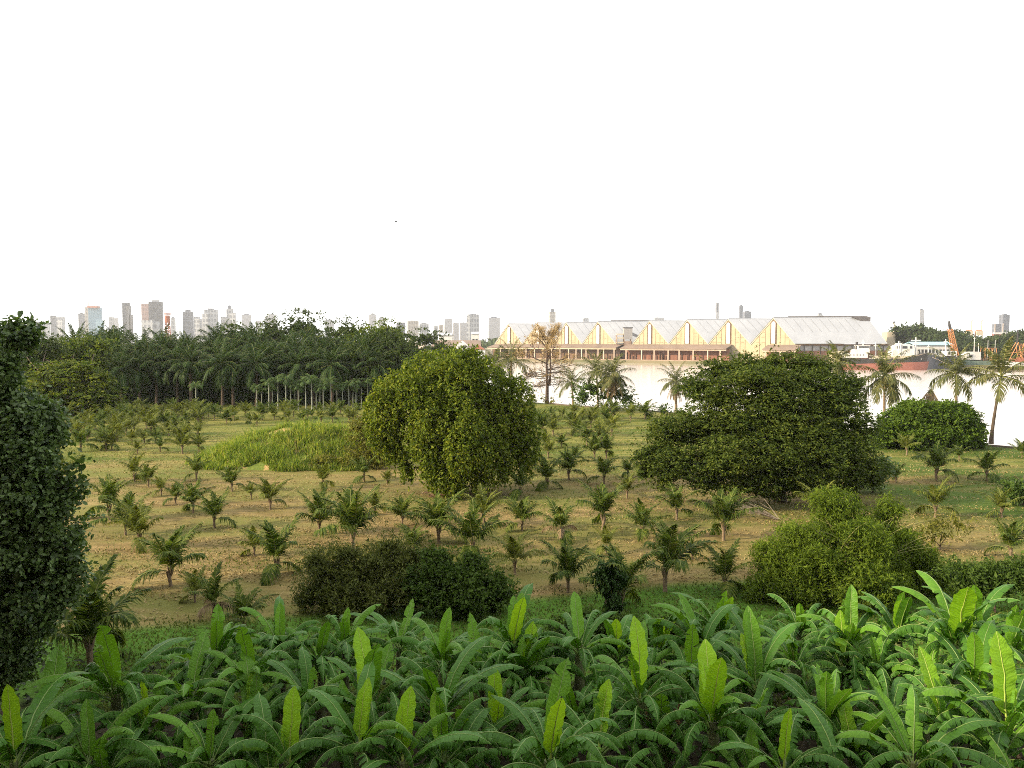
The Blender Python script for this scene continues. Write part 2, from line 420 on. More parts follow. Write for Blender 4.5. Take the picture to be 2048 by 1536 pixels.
# ================================================================== ground, mound, river, far bank
def field_material():
    N = NT('field_turf'); geo = N.n('NewGeometry'); pos = geo.outputs['Position']
    sep = N.n('SeparateXYZ'); N.l(pos, sep.inputs[0]); X, Y = sep.outputs[0], sep.outputs[1]
    wob = N.noise(0.10, 3, .6, pos); wob2 = N.noise(0.035, 3, .6, pos)
    rows = N.noise(1.0, 5, .68, N.mapped(pos, (0.10, 0.75, 1), (0, 0, rad(-5))))          # mown swaths running across
    fine = N.noise(2.2, 5, .7, N.mapped(pos, (0.35, 1.2, 1), (0, 0, rad(-4))))
    grain = N.noise(7.0, 4, .7, pos)
    Yw = N.math('ADD', Y, N.math('MULTIPLY', N.math('SUBTRACT', wob, .5), 26.0))
    near = N.math('SUBTRACT', 1.0, N.smooth(N.math('ADD', N.math('MULTIPLY', X, -0.22), N.math('ADD', N.math('MULTIPLY', Y, 0.9), N.math('MULTIPLY', Yw, 0.1))), 35.0, 36.3))
    far = N.smooth(Yw, 64, 84)
    right = N.smooth(N.math('ADD', X, N.math('MULTIPLY', N.math('SUBTRACT', wob2, .5), 30.0)), 23, 33)
    earth = N.ramp(N.math('ADD', N.math('MULTIPLY', rows, .6), N.math('MULTIPLY', fine, .4)),
                   [(0.34, (0.070, 0.052, 0.022)), (0.46, (0.150, 0.108, 0.044)), (0.56, (0.215, 0.155, 0.064)), (0.68, (0.32, 0.235, 0.105))])
    earth = N.mix(N.smooth(N.noise(0.16, 4, .6, N.mapped(pos, (.5, 1, 1))), .42, .60), earth, (0.135, 0.128, 0.036))
    grass = N.ramp(N.math('ADD', N.math('MULTIPLY', fine, .6), N.math('MULTIPLY', grain, .4)), [(0.35, (0.024, 0.048, 0.007)), (0.55, (0.060, 0.094, 0.014)), (0.72, (0.120, 0.135, 0.026))])
    lush = N.ramp(N.math('ADD', N.math('MULTIPLY', fine, .5), N.math('MULTIPLY', grain, .5)), [(0.35, (0.036, 0.088, 0.010)), (0.6, (0.080, 0.165, 0.020)), (0.75, (0.125, 0.20, 0.030))])
    yel = N.ramp(rows, [(0.35, (0.085, 0.105, 0.020)), (0.55, (0.155, 0.150, 0.036)), (0.7, (0.23, 0.19, 0.06))])
    col = N.mix(N.math('MULTIPLY', far, .9), earth, yel)
    gp = N.smooth(N.noise(0.085, 4, .62, N.mapped(pos, (.6, 1.3, 1))), .47, .60)
    col = N.mix(N.math('MULTIPLY', gp, N.math('ADD', .25, N.math('MULTIPLY', far, .5))), col, grass)
    col = N.mix(N.math('MULTIPLY', right, N.smooth(N.noise(0.06, 3, .6, N.mapped(pos, (.6, 1.6, 1))), .34, .46)), col, grass)
    col = N.mix(near, col, lush)
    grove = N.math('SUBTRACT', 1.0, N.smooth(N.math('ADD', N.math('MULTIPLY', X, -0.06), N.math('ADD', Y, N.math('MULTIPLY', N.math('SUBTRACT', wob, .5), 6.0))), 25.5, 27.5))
    shade_litter = N.ramp(grain, [(0.35, (0.012, 0.010, 0.006)), (0.6, (0.035, 0.028, 0.015)), (0.75, (0.03, 0.04, 0.012))])  # fallen-leaf brown, with the shade between plants painted in as near-black
    col = N.mix(grove, col, shade_litter)
    h = N.math('ADD', N.math('MULTIPLY', fine, .7), N.math('MULTIPLY', grain, .3))
    return N.done(N.pbsdf(col, .95, .08, 0, N.bump(h, .7, .18)))
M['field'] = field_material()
U_DIR, V_DIR = np.array([0.6, -0.8]), np.array([0.8, 0.6])
V_BANK = 100.5
def bank_v(u): return V_BANK + 1.6 * np.sin(u * .06) + 0.8 * np.sin(u * .19 + 1)
def build_ground():
    g = G()
    us = np.arange(-560, 261, 2.5); offs = np.array([-400, -300, -220, -170, -130, -100, -80, -60, -45, -30, -20, -12, -6, -2.5, -0.8, 0, 0.5, 1.1, 2.5, 6])
    zs = np.interp(offs, [-400, -6, -0.8, 0, 0.5, 1.1, 2.5, 6], [0, 0, 0.02, -0.08, -0.5, -1.3, -2.2, -3.5])
    U, O = np.meshgrid(us, offs, indexing='ij')
    Vv = bank_v(U) * (O > -30) + V_BANK * (O <= -30) + O
    x = U * U_DIR[0] + Vv * V_DIR[0]; y = U * U_DIR[1] + Vv * V_DIR[1]
    z = np.broadcast_to(zs, x.shape)
    nu, nv = x.shape
    i = np.arange(nu - 1)[:, None] * nv + np.arange(nv - 1)[None, :]
    f = np.stack([i, i + nv, i + nv + 1, i + 1], -1).reshape(-1, 4)
    g.add(np.stack([x, y, z], -1).reshape(-1, 3), f)
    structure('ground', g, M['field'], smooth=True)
build_ground()
def bank_pt(u, off=0.0, z=0.0):
    v = float(bank_v(u)) + off
    return Vector((u * .6 + v * .8, -u * .8 + v * .6, z))
# low stone edging along the near river bank
g = G()
us = np.arange(-120, 40, 2.0)
top = [bank_pt(u, 0.25, 0.10) for u in us]
V, F = [], []
for k, p in enumerate(top):
    q = bank_pt(us[k], 0.65, 0.10); b = bank_pt(us[k], 0.75, -1.9); a = bank_pt(us[k], 0.2, -.3)
    V += [a, p, q, b]
n = len(top)
for k in range(n - 1):
    for j in range(3): F.append((k * 4 + j, k * 4 + j + 1, k * 4 + 5 + j, k * 4 + 4 + j))
g.add(np.array([tuple(v) for v in V]), F)
o = link('river_wall', g.mesh('river_wall', plain('river_wall', (0.14, 0.11, 0.085), (0.06, 0.05, 0.04), 1.2, .9, .1, bump=.4)))
tag(o, 'low dark stone edging along the near river bank', 'river wall')
# earth mound with a bare top
MC, MR = Vector((-21.8, 80.5, 0)), (10.5, 8.0, 3.1)
def mound_z(x, y):
    dx, dy = (x - MC.x) / MR[0], (y - MC.y) / MR[1]
    d = np.sqrt(dx * dx + dy * dy)
    return MR[2] * np.clip(1 - d ** 1.7, -0.04, 1) * (1 + .12 * np.sin(x * 1.1) * np.cos(y * .9)) + 0.10 * np.sin(x * 2.3 + y * 1.7) * (d < 1)
N = NT('mound_soil'); geo = N.n('NewGeometry')
nz = N.noise(.55, 4, .6, geo.outputs['Position']); fz = N.noise(4, 4, .6, geo.outputs['Position'])
col = N.mix(N.smooth(nz, .50, .60), N.ramp(fz, [(.3, (.06, .09, .018)), (.7, (.13, .16, .035))]), N.ramp(fz, [(.3, (.28, .17, .08)), (.7, (.42, .27, .13))]))
M['mound'] = N.done(N.pbsdf(col, .95, .05, 0, N.bump(fz, .6, .1)))
g = G(); r_ = np.linspace(0, 1.12, 26); th = np.linspace(0, 2 * math.pi, 72, endpoint=False)
RR, TT = np.meshgrid(r_, th, indexing='ij')
x = MC.x + RR * MR[0] * np.cos(TT); y = MC.y + RR * MR[1] * np.sin(TT); z = mound_z(x, y)
i = np.arange(25)[:, None] * 72; j = np.arange(72)[None, :]
g.add(np.stack([x, y, z], -1).reshape(-1, 3), np.stack([i + j, i + 72 + j, i + 72 + (j + 1) % 72, i + (j + 1) % 72], -1).reshape(-1, 4))
structure('earth_mound', g, M['mound'], 'low mound of soil overgrown with bright tall grass', smooth=True)
# river
def water_material():
    N = NT('river_water'); geo = N.n('NewGeometry'); pos = geo.outputs['Position']
    sep = N.n('SeparateXYZ'); N.l(pos, sep.inputs[0])
    # distance from the far quay: calm under the quay, ruffled in the stream
    dq = N.math('ADD', N.math('MULTIPLY', sep.outputs[0], -0.617), N.math('ADD', N.math('MULTIPLY', sep.outputs[1], -0.787), 501.0 - 12.0))
    ruff = N.smooth(N.math('ADD', dq, N.math('MULTIPLY', N.noise(.05, 3, .6, pos), 40.0)), 60, 95)
    n1 = N.noise(1.0, 4, .6, N.mapped(pos, (.25, .5, 1), (0, 0, .6))); n2 = N.noise(.06, 3, .5, pos)
    b = N.n('Bump'); b.inputs['Distance'].default_value = .25
    N.l(N.math('ADD', .03, N.math('MULTIPLY', ruff, .22)), b.inputs['Strength']); N.l(n1, b.inputs['Height'])
    col = N.mix(n2, (0.42, 0.38, 0.33), (0.48, 0.44, 0.39))
    p = N.n('BsdfPrincipled'); N.l(col, p.inputs['Base Color']); p.inputs['IOR'].default_value = 1.333
    N.l(N.math('ADD', .05, N.math('MULTIPLY', ruff, .12)), p.inputs['Roughness']); N.l(b.outputs[0], p.inputs['Normal'])
    return N.done(p.outputs[0])
M['water'] = water_material()
g = G(); g.add([(-2500, -300, -1.5), (1500, -300, -1.5), (1500, 2600, -1.5), (-2500, 2600, -1.5)], [(0, 1, 2, 3)])
structure('river', g, M['water'])
# far bank: quay edge parallel to the warehouse fronts, land running on to the horizon
QA, QN = np.array([0.787, -0.617]), np.array([0.617, 0.787])
P_REF = np.array([-2.5, 635.0]) - QN * 13.0
g = G()
edge = [P_REF + QA * s for s in (-1500, -700, -420, -200, 0, 300, 340, 420, 900)]
edge[1] = edge[1] + QN * 60; edge[0] = edge[0] + QN * 160
far = [(-4300, 3000), (-3400, 3800), (-2200, 3800), (-1200, 3800), (0, 3800), (1200, 3800), (2600, 3800), (4300, 3800), (4300, 500)]
V = [(e[0], e[1], -3) for e in edge] + [(e[0], e[1], 0.4) for e in edge] + [(e[0] + QN[0] * 30, e[1] + QN[1] * 30, 0.5) for e in edge] + [(f[0], f[1], 0.5) for f in far]
n = len(edge)
F = [(r * n + k, r * n + k + 1, (r + 1) * n + k + 1, (r + 1) * n + k) for r in range(3) for k in range(n - 1)]
g.add(V, F)
structure('far_bank', g, plain('far_bank_ground', (0.20, 0.16, 0.11), (0.09, 0.10, 0.05), .02, .95, .05))
# grass that nobody could count: tall on the mound, short tufts over the field
rg = np.random.default_rng(5)
def blades(g, n, xy, z, hgt, wid, lean=.35, mi=0):
    base = np.stack([xy[:, 0], xy[:, 1], z], 1)
    a = rg.uniform(0, 2 * math.pi, n); h = hgt * rg.uniform(.6, 1.3, n)
    side = np.stack([np.cos(a), np.sin(a), np.zeros(n)], 1) * (wid * .5)
    ln = np.stack([rg.normal(size=n) * lean, rg.normal(size=n) * lean, np.ones(n)], 1)
    mid = base + ln * (h * .55)[:, None]; tip = base + ln * h[:, None] * np.array([1.5, 1.5, .95])
    v = np.stack([base - side, base + side, mid + side * .8, mid - side * .8, tip], 1)
    g.add(v.reshape(-1, 3), np.arange(n)[:, None] * 5 + np.array([[0, 1, 2, 3]]), mi)
    g.add(v[:, [3, 2, 4]].reshape(-1, 3), np.arange(n * 3).reshape(n, 3), mi)
n = 26000
t = rg.uniform(0, 2 * math.pi, n); r = np.sqrt(rg.uniform(0, 1.15, n)) * (1 + .10 * np.sin(t * 5 + 1) + .07 * np.sin(t * 11))
x = MC.x + r * MR[0] * np.cos(t); y = MC.y + r * MR[1] * np.sin(t)
bare = (np.abs((x + 23.5) / 3.2) ** 2 + np.abs((y - 79.5) / 1.0) ** 2 < 1) | (np.abs((x + 20.8) / 2.4) ** 2 + np.abs((y - 82.0) / .8) ** 2 < 1)
ok = ~bare
x, y = x[ok], y[ok]
clump = (np.sin(x * 1.9) * np.cos(y * 1.6) + np.sin(x * .8 + y * 1.3)) * .25 + .75
g = G(); blades(g, len(x), np.stack([x, y], 1), np.maximum(mound_z(x, y), 0) - .02, .9 * clump * rg.uniform(.6, 1.5, len(x)), .085, .25)
tag(link('tall_grass', g.mesh('tall_grass', M['tall_grass'])), 'bright tall grass covering the low mound', None, None, 'stuff')
def in_field(x, y): return (x * .8 + y * .6 < V_BANK - 1.5)
n = 170000
yy = 29 + (110 - 29) * rg.uniform(0, 1, n) ** 1.3; xx = rg.uniform(-.55, .72, n) * yy
den = np.sin(xx * .18 + 3 * np.sin(yy * .09)) * .3 + np.sin(yy * 1.9 + .18 * xx + 2 * np.sin(xx * .05)) * .45 + rg.normal(size=n) * .4
ok = in_field(xx, yy) & (den > .25) & (((xx - MC.x) / 12) ** 2 + ((yy - MC.y) / 8.5) ** 2 > 1) & (yy > 36.3 + .22 * xx)
xx, yy = xx[ok], yy[ok]
g = G(); blades(g, len(xx), np.stack([xx, yy], 1), np.zeros(len(xx)) - .01, .11, .07, 1.2)
tag(link('dry_grass', g.mesh('dry_grass', M['dry_grass'])), 'mown straw coloured grass lying in swaths over the field', None, None, 'stuff')
n = 170000
yy = 24 + (150 - 24) * rg.uniform(0, 1, n) ** 1.4; xx = rg.uniform(-.6, .75, n) * yy
den = np.sin(xx * .11 + 2 + 2 * np.sin(yy * .07)) * .4 + np.sin(yy * .35 + xx * .06) * .3 + rg.normal(size=n) * .4
ok = in_field(xx, yy) & ((yy < 36 + .22 * xx + rg.normal(size=n) * .5) | ((den > .35) & (yy > 40)) | ((yy > 84) & (den > -.3)) | ((xx > 30) & (den > 0)))
xx, yy = xx[ok], yy[ok]
g = G(); blades(g, len(xx), np.stack([xx, yy], 1), np.zeros(len(xx)) - .01, .13, .06, .5)
tag(link('low_grass', g.mesh('low_grass', M['low_grass'])), 'short green grass growing over the field', None, None, 'stuff')
# ================================================================== young coconut palms in the field
def young_crown(seed, nf, spread, light=False):
    g = G(); r = np.random.default_rng(seed)
    for k in range(nf):
        t = k / (nf - 1)
        az = k * 2.39996 + r.normal() * .25
        el = rad(88) - rad(40) * t ** .9 * spread + r.normal() * .08
        low = k >= nf - 2 and r.random() < .6
        if low: el -= rad(34)
        L = (1.55 + .55 * math.sin(math.pi * (.15 + .7 * t))) * r.uniform(.86, 1.12) * (.74 if low else 1.0)
        frond(g, (0, 0, 0), az, el, L, rad(r.uniform(34, 60)) + rad(22) * t + (rad(35) if low else 0), 46, .58 * r.uniform(.9, 1.1), .055, .55 + .4 * t, r, vee=.22, rach=.024, t0=.2, twist=r.normal() * .25, gap=.06 + .08 * t)
    return g
YC = []
for k in range(10):
    nf = (9, 10, 11, 8, 12, 10, 9, 11, 7, 12)[k]
    YC.append(young_crown(100 + k, nf, (1.0, .85, 1.05, .75, 1.1, .95, 1.15, .9, .8, 1.0)[k]).mesh('crown', [M['young_frond'], M['rachis']]))
YCL = [young_crown(200 + k, (8, 9, 10, 8)[k], (1.0, 1.15, .9, 1.05)[k]).mesh('crown', [M['young_frond_light'], M['rachis']]) for k in range(4)]
YT = []
for k in range(4):
    g = G(); palm_trunk(g, .60, .065, .075, ((.05, 0), (-.06, .03), (.1, .02), (0, 0))[k], k, 6, 7, 1.7)
    rr = np.random.default_rng(k)
    for q in range(7):                                   # fibrous leaf bases
        a = q * 2.4; g.tube([(0, 0, .38), (.07 * math.cos(a), .07 * math.sin(a), .55), (.12 * math.cos(a), .12 * math.sin(a), .77)], [.04, .035, .015], 4)
    YT.append(g.mesh('trunk', M['palm_bark'], True))
PALM_H = 2.5          # height of the young palm as modelled, in metres
rp = random.Random(17)
def young_palm(px, py, top, label, group=None, light=False, v=None, loc=None, hgt=None):
    p = loc or at(px, py)
    if hgt is None:
        dist = math.hypot(p.y, CAM_H)
        hgt = (py - top) / FPX * dist * 1.08
    s = hgt / PALM_H
    o = thing('young_coconut_palm', label, 'palm', p, rp.uniform(0, 6.28), group, s)
    k = rp.randrange(4)
    link('trunk', YT[k], o)
    me = rp.choice(YCL) if light else YC[rp.randrange(10) if v is None else v]
    link('crown', me, o, (0, 0, .54), (rp.uniform(-.08, .08), rp.uniform(-.08, .08), 0), (rp.uniform(.92, 1.08), rp.uniform(.92, 1.08), rp.uniform(.95, 1.05)))
    return o
FG = 'young coconut palms planted over the field'
near = [
 (342,1172,1053,'large young palm with arching lower fronds, nearest one in the open field at left',0),
 (554,1152,1044,'dark upright young palm at left, the taller one of a close pair',0),
 (509,1113,1051,'small green young palm just left of and behind a darker taller one',1),
 (429,1056,981,'dark compact young palm standing alone on bare brown soil left of centre',0),
 (251,1070,985,'young palm on a pale trunk beside the dark foreground tree, middle one of three',0),
 (280,1097,1002,'light green narrow young palm with bare pale trunk near the dark foreground tree',1),
 (219,1039,948,'wide dark young palm partly behind the dark foreground tree, rear one of three',0),
 (386,1026,961,'medium young palm with loose fronds above the dark compact palm on bare soil',0),
 (352,1008,962,'small young palm left of a loose medium palm on the brown soil',0),
 (540,1019,952,'yellow-green young palm with raised fronds on pale soil below the grassy mound',1),
 (502,998,962,'tiny tufted young palm left of the yellow-green palm below the mound',1),
 (464,983,931,'young palm on a slim stem directly below the left end of the grassy mound',0),
 (323,991,949,'short feathery young palm on pale soil, just right of the leaning one at left',1),
 (297,974,926,'young palm leaning over, right one of two on the grass edge at left',0),
 (270,964,909,'light young palm, left one of two on the grass edge at left',1),
 (393,961,906,'spreading olive young palm by the left foot of the grassy mound',0),
 (639,1070,985,'young palm with drooping side fronds, left neighbour of the tallest palm left of centre',0),
 (706,1101,977,'tallest young palm left of centre, broad dark fan above the two shrubs',0),
 (646,978,924,'broad light young palm in front of the right foot of the grassy mound',1),
 (390,1205,1139,'thin light young palm just below the largest palm of the left group',1),
 (427,1234,1142,'scruffy grey young palm with dry hanging fronds near the near edge of the field',3),
 (489,1268,1178,'dark young palm half hidden behind the left end of the banana plants',0),
 (180,1338,1152,'big dark bushy young palm at the foot of the dark foreground tree',0),
 (750,1031,978,'light young palm behind the tallest palm left of centre',1),
 (728,963,912,'small young palm between the grassy mound and the weeping tree',0),
 (774,970,938,'tiny young palm at the left skirt of the weeping tree',1),
 (805,1052,988,'young palm with fronds swept left, in front of the weeping tree trunk at left',0),
 (878,1086,985,'wide young palm with strong trunk directly in front of the weeping tree',0),
 (945,1117,1008,'young palm with round low fronds right of the wide palm before the weeping tree',0),
 (967,1052,973,'light yellow-green young palm at the right foot of the weeping tree',1),
 (1044,1062,995,'young palm with bowed fronds like a fountain, just right of the weeping tree',0),
 (1030,1149,1060,'bright upright young palm right of the green shrub',1),
 (1136,1185,1081,'large young palm on the near green edge, left of the ivy covered stump',0),
 (1123,1079,1001,'ragged brownish young palm in the middle of the field right of centre',3),
 (1205,1059,963,'tall young palm with drooping fronds in the row left of the spreading tree',0),
 (1094,978,912,'dark young palm at right of the weeping tree, front one of two',0),
 (1138,960,893,'taller light-stemmed young palm right of a dark one beside the weeping tree',0),
 (1208,970,908,'young palm with upright dark fan, left of the spreading tree',0),
 (1063,943,902,'small young palm close behind the right skirt of the weeping tree',0),
 (1041,995,930,'brownish many-stemmed young palm under the right edge of the weeping tree',3),
 (1254,997,944,'bright young palm by the left edge of the spreading tree',1),
 (1256,953,915,'small young palm touching the left edge of the spreading tree crown',0),
 (826,1116,1045,'young palm rising from behind the brownish shrub',0),
 (1212,1108,1052,'light young palm behind the ivy covered stump',1),
 (1243,1228,1080,'biggest young palm right of centre, growing beside the ivy covered stump',0),
 (1284,1078,1000,'dark young palm in front of the left part of the spreading tree',0),
 (1330,1183,1036,'tall dark young palm with pale hanging fronds near the shaded green edge',0),
 (1447,1081,970,'young palm with one bent dark frond, in front of the spreading tree',0),
 (1353,1040,968,'grey young palm in the shade under the spreading tree',0),
 (1384,1120,1080,'tiny young palm between the tall dark palm and the bamboo',0),
 (1449,1186,1088,'wide low young palm touching the left side of the bamboo clump',0),
 (1873,961,882,'tall young palm on the lawn in front of the round tree',0),
 (1870,1035,960,'pale drooping young palm on the lawn behind the bamboo clump',1),
 (1973,961,898,'spreading young palm on bare soil below the round tree',0),
 (2004,1035,973,'light young palm on the lawn near the right border',1),
 (2020,1120,1036,'dark slim young palm on the lawn at the right border',0),
 (1813,910,862,'small light young palm in front of the round tree',1),
 (1918,922,888,'tiny young palm under the right end of the round tree',0),
 (1792,965,925,'dark young palm at the right skirt of the spreading tree',0),
 (2044,916,878,'young palm at the right border beside the leaning coconut palm',0),
 (1700,1010,940,'young palm standing between the spreading tree and the top of the bamboo',3),
 (1640,1040,960,'pale young palm hidden behind the crown of the bamboo',1),
 (120,975,900,'yellowish young palm just behind the edge of the dark foreground tree',1),
]
for px, py, top, lab, kind in near:
    o = young_palm(px, py, top, lab, FG, light=(kind == 1), v=(8 if kind == 3 else None))
# the two scruffy ones carry dry hanging fronds
g = G(); r = np.random.default_rng(77)
for k in range(3): frond(g, (0, 0, 0), k * 2.3, rad(25), 1.3, rad(90), 22, .4, .04, .9, r, vee=-.3, rach=.02)
DRY = g.mesh('dry_fronds', [M['dead_frond'], M['dead_frond']])
for o in list(COL.objects):
    if o.get('category') == 'palm' and ('dry hanging' in o['label'] or 'ragged brownish' in o['label']):
        link('dry_fronds', DRY, o, (0, 0, .6), (0, 0, 1))['label'] = 'dry brown hanging fronds'
# packed far rows, each palm named by its row and its place in the row
def far_rows(rows):
    for name, py, x0, x1, step, hpx in rows:
        k = 0; x = x0
        while x < x1:
            px = x + rp.uniform(-.3, .3) * step; yy = py + rp.uniform(-5, 5)
            blocked = 400 < px < 770 and 852 < yy < 940
            blocked |= 735 < px < 1060 and yy > 850
            blocked |= px > 1225 and yy > 850
            if not blocked:
                k += 1
                h = .78 * hpx * rp.uniform(.7, 1.3)
                young_palm(px, yy, yy - h, 'small young palm, %s from left, %s' % (nth(k), name), 'packed far rows of young palms', light=rp.random() < .6)
            x += step * rp.uniform(.75, 1.25)
far_rows([('row nearest the dark woods', 833, 145, 770, 22, 38), ('second row from the dark woods', 843, 135, 740, 23, 42),
          ('third row from the dark woods', 855, 150, 770, 24, 47), ('fourth row from the dark woods', 870, 150, 420, 28, 52), ('fifth row from the dark woods', 884, 150, 415, 27, 54),
          ('front row of the packed left block', 904, 165, 410, 38, 56)])
far_rows([('row nearest the river bank', 838, 1075, 1300, 25, 40), ('second row from the river bank', 852, 1080, 1260, 27, 46),
          ('third row from the river bank', 870, 1078, 1262, 29, 52), ('fourth row from the river bank', 893, 1085, 1262, 36, 58),
          ('fifth row from the river bank', 921, 1100, 1255, 48, 58)])
# ================================================================== banana plants
def banana_mat(name, c1, c2, trans, tcol, rib=(0.20, 0.26, 0.07)):
    N = NT(name); uv = N.n('UVMap'); sep = N.n('SeparateXYZ'); N.l(uv.outputs[0], sep.inputs[0])
    geo = N.n('NewGeometry'); oi = N.n('ObjectInfo'); tc = N.n('TexCoord')
    vein = N.math('SINE', N.math('ADD', N.math('MULTIPLY', sep.outputs[0], 120.0), N.math('ADD', N.math('MULTIPLY', sep.outputs[1], -7.0), N.math('MULTIPLY', N.noise(9, 3, .6, N.mapped(uv.outputs[0], (1, .1, 1))), 22.0))))
    broad = N.noise(14, 3, .6, N.mapped(uv.outputs[0], (1.6, .12, 1)))
    f = N.math('ADD', N.math('MULTIPLY', broad, .7), N.math('MULTIPLY', oi.outputs['Random'], .45))
    col = N.ramp(f, [(.25, c1), (.8, c2)])
    col = N.mix(N.math('MULTIPLY', N.math('ADD', vein, 1.0), .11), col, tuple(min(1, x * 1.9) for x in c2))
    edge = N.smooth(sep.outputs[1], .93, 1.0)
    blot = N.smooth(N.noise(3.5, 4, .6, N.mapped(uv.outputs[0], (2, 1, 1))), .62, .74)
    col = N.mix(N.math('MULTIPLY', edge, N.math('ADD', .12, N.math('MULTIPLY', blot, .7))), col, (0.16, 0.10, 0.035))
    col = N.mix(N.math('MULTIPLY', geo.outputs['Backfacing'], .35), col, tuple(min(1, x * 1.6 + .01) for x in c2))   # paler underside of the blade
    sh = N.pbsdf(col, .45, .16, 0, N.bump(vein, .25, .012))
    tl = N.n('BsdfTranslucent'); N.l(N.mix(1.0, col, tcol, 'MULTIPLY'), tl.inputs[0])
    mx = N.n('MixShader'); mx.inputs[0].default_value = trans
    N.l(sh, mx.inputs[1]); N.l(tl.outputs[0], mx.inputs[2])
    return N.done(mx.outputs[0])
M['ban_old'] = banana_mat('banana_leaf', (0.009, 0.034, 0.004), (0.042, 0.115, 0.010), .20, (1.9, 1.9, .6))
M['ban_mid'] = banana_mat('mid_banana_leaf', (0.026, 0.085, 0.008), (0.085, 0.190, 0.016), .30, (1.8, 1.7, .6))
M['ban_young'] = banana_mat('young_banana_leaf', (0.085, 0.205, 0.010), (0.170, 0.320, 0.018), .40, (1.6, 1.4, .5))
M['ban_yellow'] = banana_mat('yellowing_banana_leaf', (0.22, 0.20, 0.035), (0.34, 0.27, 0.05), .38, (1.3, 1.15, .6))
M['ban_dry'] = banana_mat('dry_banana_leaf', (0.10, 0.062, 0.030), (0.22, 0.14, 0.065), .2, (1, .9, .7))
M['ban_rib'] = plain('banana_midrib', (0.17, 0.25, 0.06), (0.12, 0.19, 0.045), 3, .5, .4)
M['ban_rib_young'] = plain('young_banana_midrib', (0.32, 0.40, 0.08), (0.26, 0.34, 0.06), 3, .5, .4)
M['ban_stem'] = plain('banana_stem', (0.10, 0.13, 0.045), (0.06, 0.05, 0.025), 3, .6, .3, stretch=(1, 1, .3))
def banana_leaf(seed, L, W, th0, bend, torn, vee, hang, petiole=.38, power=1.7, roll=0.0):
    """blade grows up +Z and arcs towards +Y.  torn: chance of a split between two veins"""
    g = G(); r = np.random.default_rng(seed)
    n = 30
    tt = np.linspace(0, 1, n + 1)
    th = th0 + bend * tt ** power
    sway = np.cumsum(r.normal(size=n + 1)) * .006
    ds = L / n
    y = np.concatenate([[0], np.cumsum(np.sin(th[:-1]) * ds)]); z = np.concatenate([[0], np.cumsum(np.cos(th[:-1]) * ds)])
    P0 = np.stack([sway * L * .5, y, z], 1)
    pet_dir = np.array([0, math.sin(th0), math.cos(th0)])
    P = P0 + pet_dir * petiole
    rib = np.vstack([[(0, 0, -.05)], [pet_dir * petiole * .5], P])
    g.tube(rib, np.concatenate([[.045, .036], np.linspace(.026, .006, n + 1)]), 5, 1)
    T = np.stack([np.zeros(n + 1), np.sin(th), np.cos(th)], 1)
    Nn = np.stack([np.zeros(n + 1), -np.cos(th), np.sin(th)], 1)      # upper side of the blade
    prof = np.clip(np.minimum(1, (tt / .13 + .08) ** .7), 0, 1) * (1 - np.clip((tt - .62) / .38, 0, 1) ** 2.2 * .93)
    prof = prof * (1 + .03 * np.sin(tt * 23 + seed))
    w = W * .5 * prof
    for s in (-1, 1):
        i = 0
        ang0 = vee
        while i < n:
            ln = n - i if torn <= 0 else 1
            if torn > 0:
                while i + ln < n and r.random() > torn: ln += 1
            j = i + ln
            idx = np.arange(i, j + 1)
            free = 1.0 if torn > 0 else 0.0
            dphi = (r.normal() * .34 + hang * r.uniform(.6, 1.3)) * free
            if torn <= 0: dphi = hang
            shr = r.uniform(.10, .5) * free * (ln < 12)
            mid_i = (i + j) / 2
            rows = []
            fr = np.array([0.0, .34, .7, 1.0])
            ph = np.array([ang0, ang0 - dphi * .35, ang0 - dphi * .8, ang0 - dphi * 1.25 - .08])
            if roll: ph = np.array([ang0, ang0 + roll * .5, ang0 + roll, ang0 + roll * 1.5])
            cur = P[idx].copy(); rows.append(cur)
            wave = .05 * np.sin(idx * 1.3 + seed + s) * (1 if torn <= 0 else .5)
            for q in range(1, 4):
                d = (fr[q] - fr[q - 1]) * w[idx]
                a = ph[q] + wave * q
                ri = idx - (idx - mid_i) * shr * fr[q]
                step = np.stack([s * np.cos(a) * np.ones(len(idx)), np.zeros(len(idx)), np.zeros(len(idx))], 1) + Nn[idx] * np.sin(a)[:, None] + T[idx] * .22
                # torn strips fall with their own weight
                step[:, 2] -= (.30 * free * q / 3) * (hang > .2)
                step /= np.linalg.norm(step, axis=1, keepdims=True)
                cur = cur + step * d[:, None]
                adj = T[idx] * ((ri - idx) * ds)[:, None] / 3.0
                cur = cur + adj
                rows.append(cur)
            R = np.stack(rows, 1)                                   # (len, 4, 3)
            m = len(idx)
            uv = np.stack([np.repeat(tt[idx][:, None], 4, 1), np.repeat(fr[None, :], m, 0)], -1)
            a = np.arange(m - 1)[:, None] * 4 + np.arange(3)[None, :]
            f = np.stack([a, a + 1, a + 5, a + 4], -1).reshape(-1, 4)
            if s > 0: f = f[:, ::-1]
            g.add(R.reshape(-1, 3), f, 0, uv.reshape(-1, 2))
            i = j
    return g
BL = {}
def bl(kind, k, *a, mats=None, **kw): BL.setdefault(kind, []).append(banana_leaf(*a, **kw).mesh('leaf', mats, True))
old = [M['ban_old'], M['ban_rib']]; mid = [M['ban_mid'], M['ban_rib']]; young = [M['ban_young'], M['ban_rib_young']]
for k in range(5): bl('erect', k, 10 + k, (2.15, 1.9, 2.3, 1.75, 2.0)[k], (.50, .54, .56, .48, .46)[k], 0, (.30, .18, .55, .35, .12)[k], (.05, .10, .14, 0, .2)[k], (.35, .4, .25, .5, .3)[k], .12, mats=mid)
for k in range(5): bl('young', k, 20 + k, (1.85, 1.6, 1.95, 1.5, 1.7)[k], (.54, .50, .58, .48, .44)[k], 0, (.22, .15, .35, .2, .1)[k], 0, (.22, .35, .15, .4, .3)[k], .08, mats=young)
